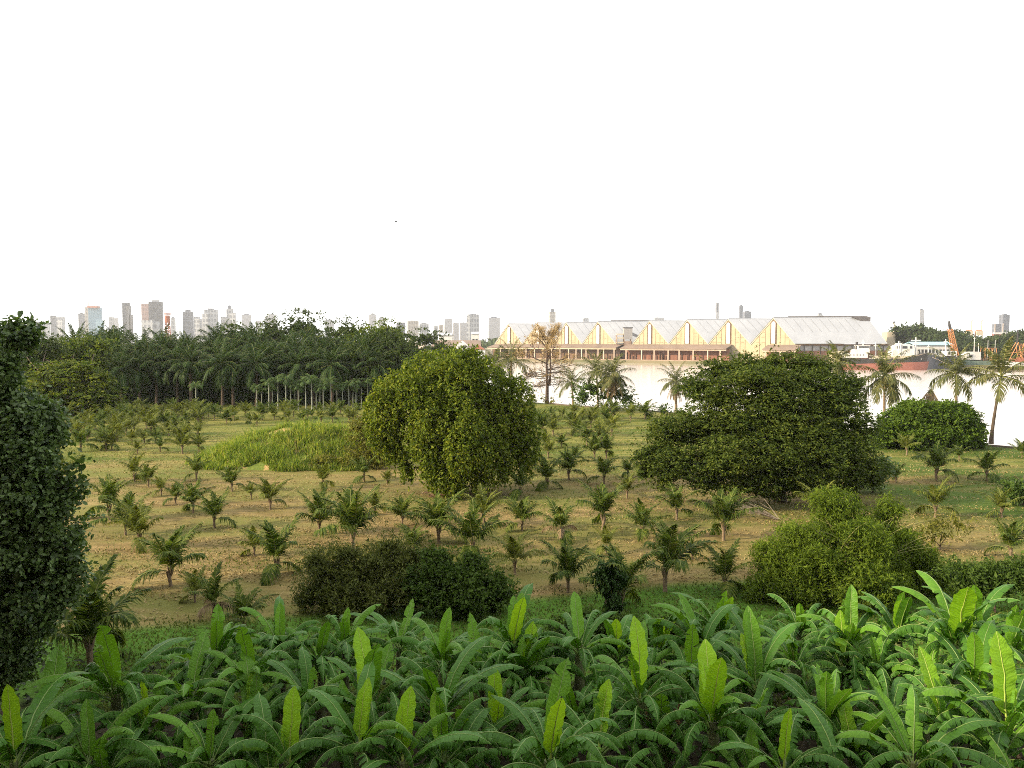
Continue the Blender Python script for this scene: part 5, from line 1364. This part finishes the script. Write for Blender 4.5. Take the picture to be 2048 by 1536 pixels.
house('riverside_hall', 'low white hall with flat eaves behind the brown roofed shed', 878, 905, 666, 671, 690, 800, M['white_paint'], M['white_metal'], 15, 'gable', 5, RS)
house('riverside_hall', 'white stepped hall behind the right end of the brown roofed shed', 942, 958, 664, 668, 690, 800, M['white_paint'], M['white_metal'], 15, 'gable', 2, RS)
g = G()   # white silo block right of the long roof
Y = 520; m = mpp(Y); c = atd(1803, 690, Y)
o = thing('silo_block', 'white flat-topped silo block with thin chimney at the right end of the warehouses', 'silo', (c.x, Y, .4))
hb = zpx(664, Y) - .4
g.box((-7 * m / .337, 4, hb / 2), (16 * m, 8, hb)); part('stair_tower', g, M['cream2'], o)
g = G(); g.box((7.5 * m / .337, 4.5, hb / 2 - .3), (28 * m, 9, hb - .6)); part('block', g, plain('pale_grey_wall', (.52, .49, .48), (.46, .44, .43), .2, .8, .15), o)
g = G(); g.tube([(-13 * m, 2, hb), (-13 * m, 2, hb + 6)], [.5, .28], 7); part('chimney', g, M['cream2'], o)
g = G(); g.tube([(-13 * m, 2, hb + 6), (-13 * m, 2, hb + 7.2)], .45, 7); part('chimney_cap', g, M['black'], o)
house('riverside_hall', 'low building with pale blue roof and row of windows behind the moored ships', 1826, 1908, 684.5, 690.5, 704, 462, M['white_paint'], M['blue_roof'], 12, 'gable', 9)
house('riverside_hut', 'small yellow canvas-roofed hut left of the black and red ship', 1666, 1692, 703, 709, 722, 440, M['cream'], M['cream'], 6, 'gable', 1)
# ================================================================== ships
def hull(L, B, zs, zr, bow=1, mats=None):
    """zs: sheer heights (stern, mid, bow); zr: top of the boot-topping; waterline z=0"""
    n = 25
    t = np.linspace(0, 1, n)
    half = B / 2 * np.minimum(1, (np.clip(t / .10, 0, 1) ** .5 * .35 + .65)) * (1 - np.clip((t - .68) / .32, 0, 1) ** 2.1 * .97)
    sheer = np.interp(t, [0, .25, .6, .85, 1], [zs[0], zs[1], zs[1], (zs[1] + zs[2]) / 2, zs[2]])
    x = (t - .5) * L * bow
    def band(g, zlo, zhi, flo, fhi, mi=0):
        V, F = [], []
        for k in range(n):
            rake = np.array([.035 * L * t[k] ** 6 * bow, 0, 0])
            for sgn in (-1, 1):
                V.append(np.array([x[k], sgn * half[k] * flo, zlo[k]]) + rake * .2); V.append(np.array([x[k], sgn * half[k] * fhi, zhi[k]]) + rake)
        for k in range(n - 1):
            a, b = k * 4, k * 4 + 4
            F += [(a, b, b + 1, a + 1), (a + 2, a + 3, b + 3, b + 2)]
        F += [(0, 1, 3, 2), (4 * n - 4, 4 * n - 2, 4 * n - 1, 4 * n - 3)]
        g.add(np.array(V), F, mi)
    zr_ = np.interp(t, [0, 1], zr)
    lo, hi, dk = G(), G(), G()
    band(lo, np.full(n, -1.0), zr_, .88, .95); band(hi, zr_ - .02, sheer, .955, 1.02)
    V = []; 
    for k in range(n): V += [(x[k], -half[k] * .99, sheer[k] - .5), (x[k], half[k] * .99, sheer[k] - .5)]
    dk.add(np.array(V), [(2 * k, 2 * k + 2, 2 * k + 3, 2 * k + 1) for k in range(n - 1)])
    return lo, hi, dk
def mast(o, x, y, z0, z1, r, m, arms=(), name='mast'):
    g = G(); g.tube([(x, y, z0), (x, y, z1)], [r, r * .6], 6)
    for za, w in arms: g.box((x, y, za), (w, r * 1.2, r * 1.6))
    return part(name, g, m, o)
WZ = -1.5
# black and red coaster, bow to the right
Y = 404; m = mpp(Y)
c = atd(1770, 690, Y)
o = thing('cargo_ship', 'black cargo ship with red lower hull and white stern house, bow to the right', 'ship', (c.x, Y, WZ), rad(-6), 'ships moored on the far bank')
Ls = 158 * m
lo, hi, dk = hull(Ls, 8.5, (6.4, 5.6, 9.2), (3.0, 4.4)); part('boot_top', lo, M['hull_red'], o, True); part('hull', hi, M['hull_black'], o, True); part('deck', dk, M['deck'], o)
g = G(); g.box((-15.6, 0, 7.6), (11.5, 7.6, 2.6)); h1 = part('deckhouse', g, M['white_paint'], o)
for q in range(6): g = G(); g.tube([(-20 + q * 1.6, -3.70, 7.8), (-20 + q * 1.6, -3.9, 7.8)], .32, 8); part('porthole', g, M['dark_glass'], h1)
g = G(); g.box((-12.5, 0, 9.8), (7.5, 6.4, 1.8)); part('upper_house', g, M['white_paint'], o)
g = G(); g.box((-11.5, 0, 11.6), (5.5, 5.4, 1.9)); br = part('bridge', g, M['white_paint'], o)
g = G(); g.box((-11.5, -2.75, 11.9), (5.0, .12, .7)); part('bridge_window', g, M['dark_glass'], br)
g = G(); g.box((-11.5, 0, 12.7), (6.2, 6.2, .22)); part('bridge_roof', g, M['white_paint'], br)
g = G(); g.box((-2.5, 0, 6.6), (9, 5.4, 1.5)); g.box((8, 0, 6.6), (8.5, 5.2, 1.5)); part('hatch', g, M['cream2'], o)
g = G(); g.tube([(-14.2, 0, 10.5), (-14.2, 0, 14.6)], [.75, .6], 8); part('funnel', g, M['black'], o)
mast(o, -11.0, 0, 12.6, 15.8, .32, M['white_paint'], ((14.4, 1.6),)); mast(o, -4.6, 0, 6, 14.5, .34, M['white_paint'], ((12.6, 2.0),)); mast(o, 6.9, 0, 5, 15.0, .42, M['white_paint'], ((13.6, 3.2), (10.4, 1.8)))
g = G()
for q in np.arange(11, 19, 1.4): g.tube([(q, -1.9 * (19.5 - q) / 8, 7.4 + (q - 11) * .2), (q, -1.9 * (19.5 - q) / 8, 9.0 + (q - 11) * .18)], .05, 4)
part('bow_rail', g, M['white_paint'], o)
g = G(); g.tube([(16.5, -1.6, 7.2), (17.0, -2.0, 5.9)], .16, 5); g.box((16.9, -2.05, 5.7), (1.3, .3, .5)); part('anchor', g, M['white_paint'], o)
# white ship behind it
Y = 424; m = mpp(Y); c = atd(1806, 690, Y)
o = thing('cargo_ship', 'white coaster with rounded wheelhouse and tall cross-armed mast behind the black and red ship', 'ship', (c.x, Y, WZ), rad(-4), 'ships moored on the far bank')
lo, hi, dk = hull(34, 8, (7.2, 6.6, 8.6), (2, 2.6)); part('boot_top', lo, M['hull_red'], o, True); part('hull', hi, M['white_paint'], o, True); part('deck', dk, M['deck'], o)
g = G(); g.box((-1.0, 0, 8.8), (11.5, 6.6, 3.4)); h1 = part('deckhouse', g, M['white_paint'], o)
g = G(); g.prism([(-5.8, -3.0, 10.5), (5, -3.0, 10.5), (4.6, -3.0, 12.6), (1.5, -3.0, 13.6), (-3, -3.0, 13.3), (-5.4, -3.0, 12.2)], (0, 6, 0)); w = part('wheelhouse', g, M['white_paint'], o)
for x, wd in ((-3.6, 1.3), (-.2, 2.4), (3.0, 1.0)): g = G(); g.box((x, -3.08, 11.7), (wd, .14, 1.3)); part('window', g, M['dark_glass'], w)
mast(o, 6.8, 0, 7, 17.2, .45, M['white_paint'], ((15.4, 5.0), (13.7, 3.2), (11.6, 2.2))); mast(o, -2.8, -3.4, 2, 13.5, .38, M['white_paint'], (), 'post')
# dark blue barge-like ship, bow to the left
Y = 419; m = mpp(Y); c = atd(1880, 690, Y)
o = thing('cargo_ship', 'dark blue ship with cluttered deck right of the red bow', 'ship', (c.x, Y, WZ), rad(4), 'ships moored on the far bank')
lo, hi, dk = hull(21, 7.5, (7.2, 6.6, 9.0), (.6, .8), bow=-1); part('boot_top', lo, M['hull_blue'], o, True); part('hull', hi, M['hull_blue'], o, True); part('deck', dk, M['deck'], o)
g = G(); rr = np.random.default_rng(44)
for q in range(26): g.box((rr.uniform(-8, 8.5), rr.uniform(-2.2, 2.2), 7.0 + rr.uniform(-.1, 1.2)), (rr.uniform(.4, 1.8), rr.uniform(.4, 1.2), rr.uniform(.3, 1.1)), rr.uniform(0, 1))
part('deck_cargo', g, plain('deck_clutter', (.42, .38, .36), (.08, .07, .08), .9, .8, .2), o)
g = G(); g.box((5.2, 0, 8.4), (5.6, 5, 2.6)); h1 = part('deckhouse', g, M['white_paint'], o)
for x in (3.6, 5.2, 6.8): g = G(); g.box((x, -2.55, 8.8), (.8, .12, .9)); part('window', g, M['dark_glass'], h1)
mast(o, 3.2, 0, 9, 16.2, .34, M['white_paint'], ((14.8, 2.0),)); mast(o, -6.5, 0, 7, 13.4, .26, M['white_paint'], ((12.2, 1.2),))
g = G(); g.tube([(7.4, -2, 9), (9.3, -3.2, 2.6)], .28, 5); part('gangway', g, M['white_paint'], o)
g = G(); g.tube([(-8.5, -1.5, 7.6), (-3, -6, 4.4), (2.5, -9, .3)], .10, 4); part('mooring_line', g, M['pale_post'], o)
# lattice boom crane on its pontoon
def lattice(g, A, B_, wa, wb, n, r=.12):
    A, B_ = np.array(A, float), np.array(B_, float)
    d = (B_ - A) / np.linalg.norm(B_ - A); s = np.cross(d, [0, 1.0, 0]); s /= np.linalg.norm(s); y = np.array([0, 1.0, 0])
    P = []
    for k in range(n + 1):
        f = k / n; w = wa * (1 - f) + wb * f; c_ = A + (B_ - A) * f
        P.append([c_ + s * w * i / 2 + y * w * j / 2 for i, j in ((-1, -1), (1, -1), (1, 1), (-1, 1))])
    for q in range(4):
        g.tube([p[q] for p in P], r * 1.5, 4)
        for k in range(n): g.tube([P[k][q], P[k + 1][(q + 1) % 4]], r, 3); g.tube([P[k][(q + 1) % 4], P[k + 1][q]], r, 3)
Y = 436; m = mpp(Y); c = atd(1912, 690, Y)
o = thing('crane_barge', 'orange lattice boom crane standing on a low pontoon', 'crane', (c.x, Y, WZ), 0)
g = G(); g.box((0, 0, .9), (26, 10, 2.8)); part('pontoon', g, M['net_green'], o)
g = G(); g.box((1.5, 1, 3.9), (6, 4.5, 3.2)); part('crane_house', g, M['steel_red'], o)
g = G(); lattice(g, (.5, 0, 4), (-3.6, 0, 22), 2.7, 1.8, 11, .13); part('boom', g, M['orange'], o)
g = G(); g.tube([(-3.4, 0, 21.6), (-4.0, 0, 24), (-4.3, 0, 26.4)], [.75, .7, .45], 6); part('boom_head', g, M['black'], o)
g = G(); g.tube([(-4, 0, 25.5), (5.5, 1, 6)], .05, 3); g.tube([(-4, 0, 23.5), (-7, 0, 19)], .05, 3); part('cable', g, M['black'], o)
# dredger with white house
Y = 428; m = mpp(Y); c = atd(1968, 690, Y)
o = thing('work_boat', 'low green work boat with white deckhouse and orange deck frames', 'boat', (c.x, Y, WZ), 0, 'ships moored on the far bank')
lo, hi, dk = hull(31, 8, (5.0, 4.2, 5.2), (1.2, 1.2)); part('boot_top', lo, M['net_green'], o, True); part('hull', hi, M['net_green'], o, True); part('deck', dk, M['deck'], o)
g = G(); g.box((-7.2, 0, 7.0), (7.6, 6, 4.4)); h1 = part('deckhouse', g, M['white_paint'], o)
g = G(); g.box((-9.0, -3.05, 7.0), (2.0, .12, 1.2)); part('window', g, M['dark_glass'], h1)
mast(o, -5.4, 0, 9, 17.2, .22, M['white_paint'], ((16.6, .9),)); mast(o, -3.0, 0, 9, 14.0, .2, M['white_paint']); mast(o, 2.2, 0, 5, 15.6, .16, M['white_paint']); mast(o, 6.2, 0, 5, 15.8, .16, M['white_paint'])
g = G()
for x0, x1 in ((-1.2, 6.6), (-1.2, 2.6), (3, 6.6)):
    for y in (-2, 2): g.tube([(x0, y, 4.2), (x0 + .9, y, 11.2), (x1 - 1.0, y, 11.2), (x1, y, 4.2)], .2, 4)
part('deck_frame', g, M['orange'], o)
g = G(); rr = np.random.default_rng(46)
for q in range(18): g.box((rr.uniform(-2, 12), rr.uniform(-2.4, 2.4), 4.6 + rr.uniform(0, .9)), (rr.uniform(.5, 1.8), rr.uniform(.5, 1.4), rr.uniform(.4, 1.4)), rr.uniform(0, 1))
part('deck_cargo', g, plain('boat_clutter', (.40, .30, .22), (.18, .09, .06), .9, .8, .2), o)
# dredger cut by the right border
Y = 408; m = mpp(Y); c = atd(2058, 690, Y)
o = thing('work_boat', 'rusty dredger with orange A-frame tower at the right border', 'boat', (c.x, Y, WZ), 0, 'ships moored on the far bank')
lo, hi, dk = hull(32, 8, (4.6, 4.0, 4.8), (1.5, 1.5)); part('boot_top', lo, M['brown_wood'], o, True); part('hull', hi, M['white_paint'], o, True); part('deck', dk, M['deck'], o)
g = G()
for y in (-2, 2): g.tube([(-12, y, 4), (-6.4, y * .5, 14.2), (-4, y, 4)], .32, 4); g.tube([(-9.2, y * .75, 9), (-5.2, y * .75, 9)], .2, 4)
lattice(g, (-4.6, 0, 4), (-2.4, 0, 13.5), 2.6, 2.2, 6, .14); part('tower_frame', g, M['orange'], o)
g = G(); lattice(g, (3.5, 0, 4), (3.0, 0, 15), 4, 3.4, 6, .14); part('bucket_frame', g, M['steel_red'], o)
mast(o, -6.2, 0, 12, 21, .5, M['black']); 
g = G(); g.box((-7.4, -2.2, 5.0), (6.5, 2.2, 2.0)); part('deckhouse', g, M['steel_red'], o)
# ================================================================== gantry cranes far behind
for px, lab, mt in ((1937, 'pale far gantry crane, left one of two on the skyline at right', None), (1957, 'pale far gantry crane, right one of two on the skyline at right', None)):
    Y = 1500; m = mpp(Y); c = atd(px, 690, Y)
    o = thing('gantry_crane', lab, 'crane', (c.x, Y, 0), 0, 'far harbour cranes'); S = Y / 1500
    g = G(); k = 1
    for x in (-8, 8):
        g.tube([(x, 0, 0), (x * .75, 0, 38)], 1.0, 4)
    g.tube([(-6, 0, 38), (6, 0, 38)], 1.3, 4); g.tube([(-8, 0, 20), (8, 0, 20)], .8, 4); part('portal', g, M['orange'], o)
    g = G(); g.tube([(5, 0, 38), (4, 0, 56), (6, 0, 58)], [1.1, .8, .6], 4); g.tube([(-2, 0, 57), (9, 0, 57)], .5, 4); part('boom', g, M['pale_post'], o)
    g = G(); g.box((0, 0, 33), (12, 8, 9)); part('machine_house', g, M['cream2'], o)
for px, lab in ((1994, 'red and white far gantry crane by the grey block tower, left one of two'), (2010, 'red and white far gantry crane by the grey block tower, right one of two')):
    Y = 1500; c = atd(px, 690, Y)
    o = thing('gantry_crane', lab, 'crane', (c.x, Y, 0), 0, 'far harbour cranes')
    g = G()
    for x in (-7, 7): g.tube([(x, 0, 0), (x, 0, 27)], 1.1, 4)
    g.box((0, 0, 27), (17, 6, 8)); part('portal', g, M['hull_red'], o)
    g = G(); g.box((0, 0, 33), (15, 5, 3)); part('machine_house', g, M['white_paint'], o)
    g = G(); g.tube([(-5, 0, 33), (-5, 0, 52)], .8, 4); part('boom', g, M['pale_post'], o)
# ================================================================== city skyline
def tower_mat(name, wall, win, sx, sz, mix=.75):
    N = NT(name); tc = N.n('TexCoord'); sep = N.n('SeparateXYZ'); N.l(tc.outputs['Object'], sep.inputs[0])
    xy = N.math('ADD', sep.outputs[0], sep.outputs[1])
    fx = N.math('FRACT', N.math('DIVIDE', xy, sx)); fz = N.math('FRACT', N.math('DIVIDE', sep.outputs[2], sz))
    mask = N.math('MULTIPLY', N.math('GREATER_THAN', fx, .38), N.math('GREATER_THAN', fz, .35))
    col = N.mix(N.math('MULTIPLY', mask, mix), wall, win)
    return N.done(N.pbsdf(col, .6, .3))
TM = {
    'white': tower_mat('white_tower', (.30, .31, .33), (.10, .11, .14), 11, 16),
    'grey': tower_mat('grey_tower', (.10, .11, .145), (.06, .07, .095), 9, 14),
    'dark': tower_mat('dark_grey_tower', (.06, .065, .085), (.035, .04, .055), 9, 14),
    'blue': tower_mat('blue_glass_tower', (.13, .23, .31), (.08, .16, .23), 8, 12),
    'pink': tower_mat('pinkish_tower', (.34, .22, .20), (.22, .15, .14), 9, 14),
    'striped': tower_mat('striped_tower', (.32, .32, .34), (.06, .07, .10), 15, 400, .95),
    'cream': tower_mat('cream_tower', (.32, .29, .26), (.15, .14, .14), 10, 15),
}
SKY = 'towers of the city skyline'
def tower(px0, px1, ytop, Y, mt, label, steps=(), ant=None, crown_=None, yaw=.25):
    m = mpp(Y); w = (px1 - px0) * m; c = atd((px0 + px1) / 2, 690, Y); h = zpx(ytop, Y)
    o = thing('city_tower', label, 'tower', (c.x, Y, 0), 0, SKY)
    cw = w / (math.cos(yaw) + .6 * math.sin(yaw))
    g = G(); g.box((0, 0, h / 2), (cw, cw * .6, h), yaw); part('tower_body', g, TM[mt], o)
    for (fx0, fx1, yt) in steps:                     # lower or higher wings, as fractions of the width
        hh = zpx(yt, Y); ww = (fx1 - fx0) * w
        g = G(); g.box((((fx0 + fx1) / 2 - .5) * w, -cw * .32, hh / 2), (ww, cw * .3, hh)); part('wing', g, TM[mt], o)
    if crown_:
        g = G(); hh = zpx(ytop - crown_, Y) - h; g.box((0, 0, h + hh / 2), (cw * .5, cw * .3, hh), yaw); part('roof_block', g, TM['grey'] if mt != 'dark' else TM['white'], o)
    if ant:
        g = G(); g.tube([(0, 0, h), (0, 0, zpx(ytop - ant, Y))], [m * .9, m * .5], 4); part('antenna', g, M['grey_strip'], o)
    return o
tower(12, 27, 644, 3300, 'white', 'faint low white tower above the dark foreground tree', crown_=2)
tower(75, 90, 643, 2900, 'grey', 'low grey tower just right of the dark foreground tree')
tower(92, 101, 646, 3100, 'white', 'narrow white block between two grey towers at far left', crown_=2)
tower(103, 113, 631, 2800, 'grey', 'grey slab tower left of a wide white one at far left')
tower(111, 130, 634, 3000, 'white', 'wide white tower right of a grey slab at far left', steps=((.5, 1, 640),), crown_=1)
tower(159, 171, 627, 3100, 'grey', 'small grey tower left of the antenna tower', crown_=1)
tower(172, 187, 614, 3000, 'cream', 'cream tower carrying a tall striped antenna', ant=16)
tower(180, 205, 616, 2700, 'blue', 'blue glass tower with red top beside the antenna tower', steps=((.75, 1.25, 641),))
g = G(); Y = 2690; m = mpp(Y); c = atd(192, 690, Y); g.box((0, -10, 0), (20 * m, 20, 3.4 * m)); o = [x for x in COL.objects if x.get('label', '').startswith('blue glass')][0]; part('red_band', g, M['hull_red'], o, loc=(0, 0, zpx(614, Y)))
tower(219, 229, 634, 3000, 'white', 'slim white tower, left one of a joined pair before the dark stepped tower', crown_=1)
tower(229, 238, 636, 3000, 'striped', 'slim striped tower, right one of a joined pair before the dark stepped tower', crown_=1)
tower(247, 262, 606, 2500, 'dark', 'dark grey tower with sloping right shoulder', steps=((.7, 1.2, 612), (1.0, 1.42, 630)), crown_=1)
tower(285, 301, 608, 2450, 'pink', 'pinkish slab tower joined to the tallest grey tower')
tower(300, 327, 604, 2400, 'dark', 'tallest wide grey tower on the left skyline', crown_=4)
tower(287, 319, 643, 2100, 'white', 'low white building with terraces in front of the tallest grey tower', steps=((.1, .8, 641),))
tower(343, 352, 635, 2900, 'white', 'short white tower right of the lattice water tower', crown_=2)
tower(367, 388, 624, 2500, 'grey', 'grey tower with a pointed roof left of two white towers', crown_=4)
tower(389, 402, 634, 2700, 'white', 'low bluish white tower right of the pointed grey tower', steps=((.3, 1.0, 638),))
tower(402, 409, 638, 2700, 'striped', 'narrow striped block squeezed between two white towers', crown_=1)
tower(410, 437, 620, 2600, 'white', 'broad white tower with curved top', steps=((0, .4, 628),), crown_=3)
tower(442, 456, 634, 2700, 'white', 'lower white tower left of the crowned tower', crown_=1)
tower(454, 468, 618, 2700, 'white', 'white tower with tall crowned top', steps=((.6, 1.4, 626),), crown_=7, ant=8)
tower(484, 504, 630, 2700, 'striped', 'striped tower with two light fins standing alone right of the crowned tower', crown_=2, ant=5)
tower(512, 524, 641, 2900, 'striped', 'low striped tower left of the tallest dark tree crown')
tower(530, 540, 633, 2900, 'white', 'white tower with lower left shoulder near the tallest dark tree crown', crown_=1)
tower(538, 553, 629, 2900, 'striped', 'striped tower with open frame top near the tallest dark tree crown', crown_=1)
tower(650, 670, 641, 3200, 'white', 'faint white block right of the tallest dark tree crown', crown_=2)
tower(738, 754, 629, 2900, 'striped', 'tall striped tower with small mast in the gap right of the dark woods', ant=5, crown_=2)
tower(757, 772, 636, 3000, 'striped', 'shorter striped tower beside the masted tower', crown_=2)
tower(794, 811, 645, 2500, 'grey', 'bluish grey tower with rounded left corner', steps=((0, .3, 648),))
tower(814, 838, 642, 2700, 'cream', 'wide cream block with grey roof house', crown_=1)
tower(838, 858, 647, 2800, 'white', 'low white apartment row right of the wide cream block', crown_=1)
tower(868, 876, 652, 2500, 'white', 'tiny white block left of the striped apartment towers', crown_=1)
tower(878, 887, 649, 2700, 'cream', 'low cream tower left of the striped apartment towers')
tower(888, 905, 638, 2700, 'striped', 'striped apartment tower with mast, left one of four near the yellow gables', ant=4)
tower(906, 918, 646, 2700, 'striped', 'lower striped apartment tower, second from left of four near the yellow gables')
tower(919, 934, 645, 2700, 'striped', 'lower striped apartment tower, third from left of four near the yellow gables', ant=2)
tower(934, 959, 629, 2600, 'white', 'tall white tower with cream face, right one of four near the yellow gables', crown_=1, steps=((0, .25, 632),))
tower(975, 1000, 636, 2600, 'striped', 'broad striped tower standing alone left of the first yellow gable', crown_=2)
tower(1098, 1111, 624, 2900, 'cream', 'slender tower with stepped top rising over the left warehouse', crown_=6)
tower(1165, 1177, 636, 3100, 'white', 'small white building top showing over the left warehouse roof', crown_=1)
tower(1304, 1327, 635, 3000, 'striped', 'striped block top showing behind the second warehouse roof')
tower(1430, 1437, 606, 3100, 'striped', 'needle thin white tower over the right warehouse roof')
tower(1477, 1485, 612, 3000, 'grey', 'narrow dark tower over the right warehouse roof, left one of a pair', crown_=2)
tower(1485, 1501, 623, 2900, 'grey', 'squat grey tower over the right warehouse roof, right one of a pair', crown_=1)
tower(1632, 1645, 629, 3300, 'white', 'faint cap of a white building above the long white roof', crown_=3)
tower(1835, 1846, 620, 2400, 'striped', 'tall slim grey tower standing alone right of the warehouses', crown_=2)
tower(1998, 2016, 630, 2300, 'grey', 'blocky grey tower with a white corner at far right', crown_=2)
tower(1984, 1999, 648, 2300, 'grey', 'lower grey block left of the blocky grey tower at far right')
# reddish lattice water tower in front of the skyline
Y = 900; m = mpp(Y); c = atd(336, 690, Y)
o = thing('water_tower', 'reddish lattice water tower in front of the left skyline', 'water tower', (c.x, Y, 0))
zt = zpx(624, Y)
g = G(); lattice(g, (0, 0, 0), (0, 0, zt - 6), 6.0, 3.6, 9, .28); part('lattice_legs', g, M['steel_red'], o)
g = G(); g.tube([(0, 0, zt - 12), (0, 0, zt - 4)], 2.7, 10); part('tank', g, M['steel_red'], o)
g = G(); g.tube([(0, 0, zt - 3), (0, 0, zt - 1.6)], 3.8, 10); part('tank_cap', g, M['steel_red'], o)
# bird
p = atd(792, 444, 75)
o = thing('bird', 'small dark bird flying alone in the white sky', 'bird', p, rad(30))
g = G(); g.tube([(-.16, 0, -.02), (-.1, 0, 0), (0, 0, .01), (.10, 0, .015), (.16, 0, .02), (.19, 0, .015)], [.012, .035, .045, .035, .022, .006], 7)
g.add([(-.16, -.04, -.02), (-.16, .04, -.02), (-.26, .05, -.03), (-.26, -.05, -.03)], [(0, 1, 2, 3)])
part('body', g, M['black'], o, True)
for s in (-1, 1):
    g = G(); g.prism([(.07, 0, .02), (.03, s * .15, .10), (-.05, s * .30, .07), (-.08, s * .15, .09), (-.07, 0, .02)], (0, 0, .008)); part('wing', g, M['black'], o)
# ================================================================== the apartment block the picture is taken from (behind the camera)
o = thing('apartment_block', 'apartment block behind the viewpoint, with a side wing added to shade the banana grove', 'building', (-30, -9, 0))
g = G(); g.box((0, 0, 14.5), (90, 14, 29)); wl_ = part('wall', g, M['concrete'], o)
g = G(); g.box((-31, 18.2, 14.5), (18, 22.4, 29)); wg_ = part('wing', g, M['concrete'], o)  # unseen wing, added at the left to cast shade over the grove
g = G(); g.box((0, 0, 29.3), (91, 15.4, .6)); g.box((-31, 18.6, 29.32), (19.4, 23, .6)); part('roof', g, M['concrete'], o)
g = G()
for zz in range(8):
    for xx in range(13): g.box((-18 + xx * 4.8, 7.03, 2.0 + zz * 3.5), (2.4, .12, 1.6))
part('windows', g, M['dark_glass'], wl_)['kind'] = 'stuff'
g = G()
for zz in range(8):
    for yy in range(4): g.box((-21.97, 10.5 + yy * 5, 2.0 + zz * 3.5), (.12, 2.4, 1.6))
part('windows', g, M['dark_glass'], wg_)['kind'] = 'stuff'
# ================================================================== the hazy air
g = G(); g.box((0, 1775, 148), (9000, 4450, 306))
N = NT('haze_air'); v = N.n('VolumePrincipled'); v.inputs['Density'].default_value = 0.00008; v.inputs['Color'].default_value = (.93, .95, .98, 1); v.inputs['Anisotropy'].default_value = .3
N.l(v.outputs[0], N.out.inputs['Volume'])
h = link('haze', g.mesh('haze', N.m)); h['kind'] = 'stuff'; h['label'] = 'thin pale haze over the river and the far city'
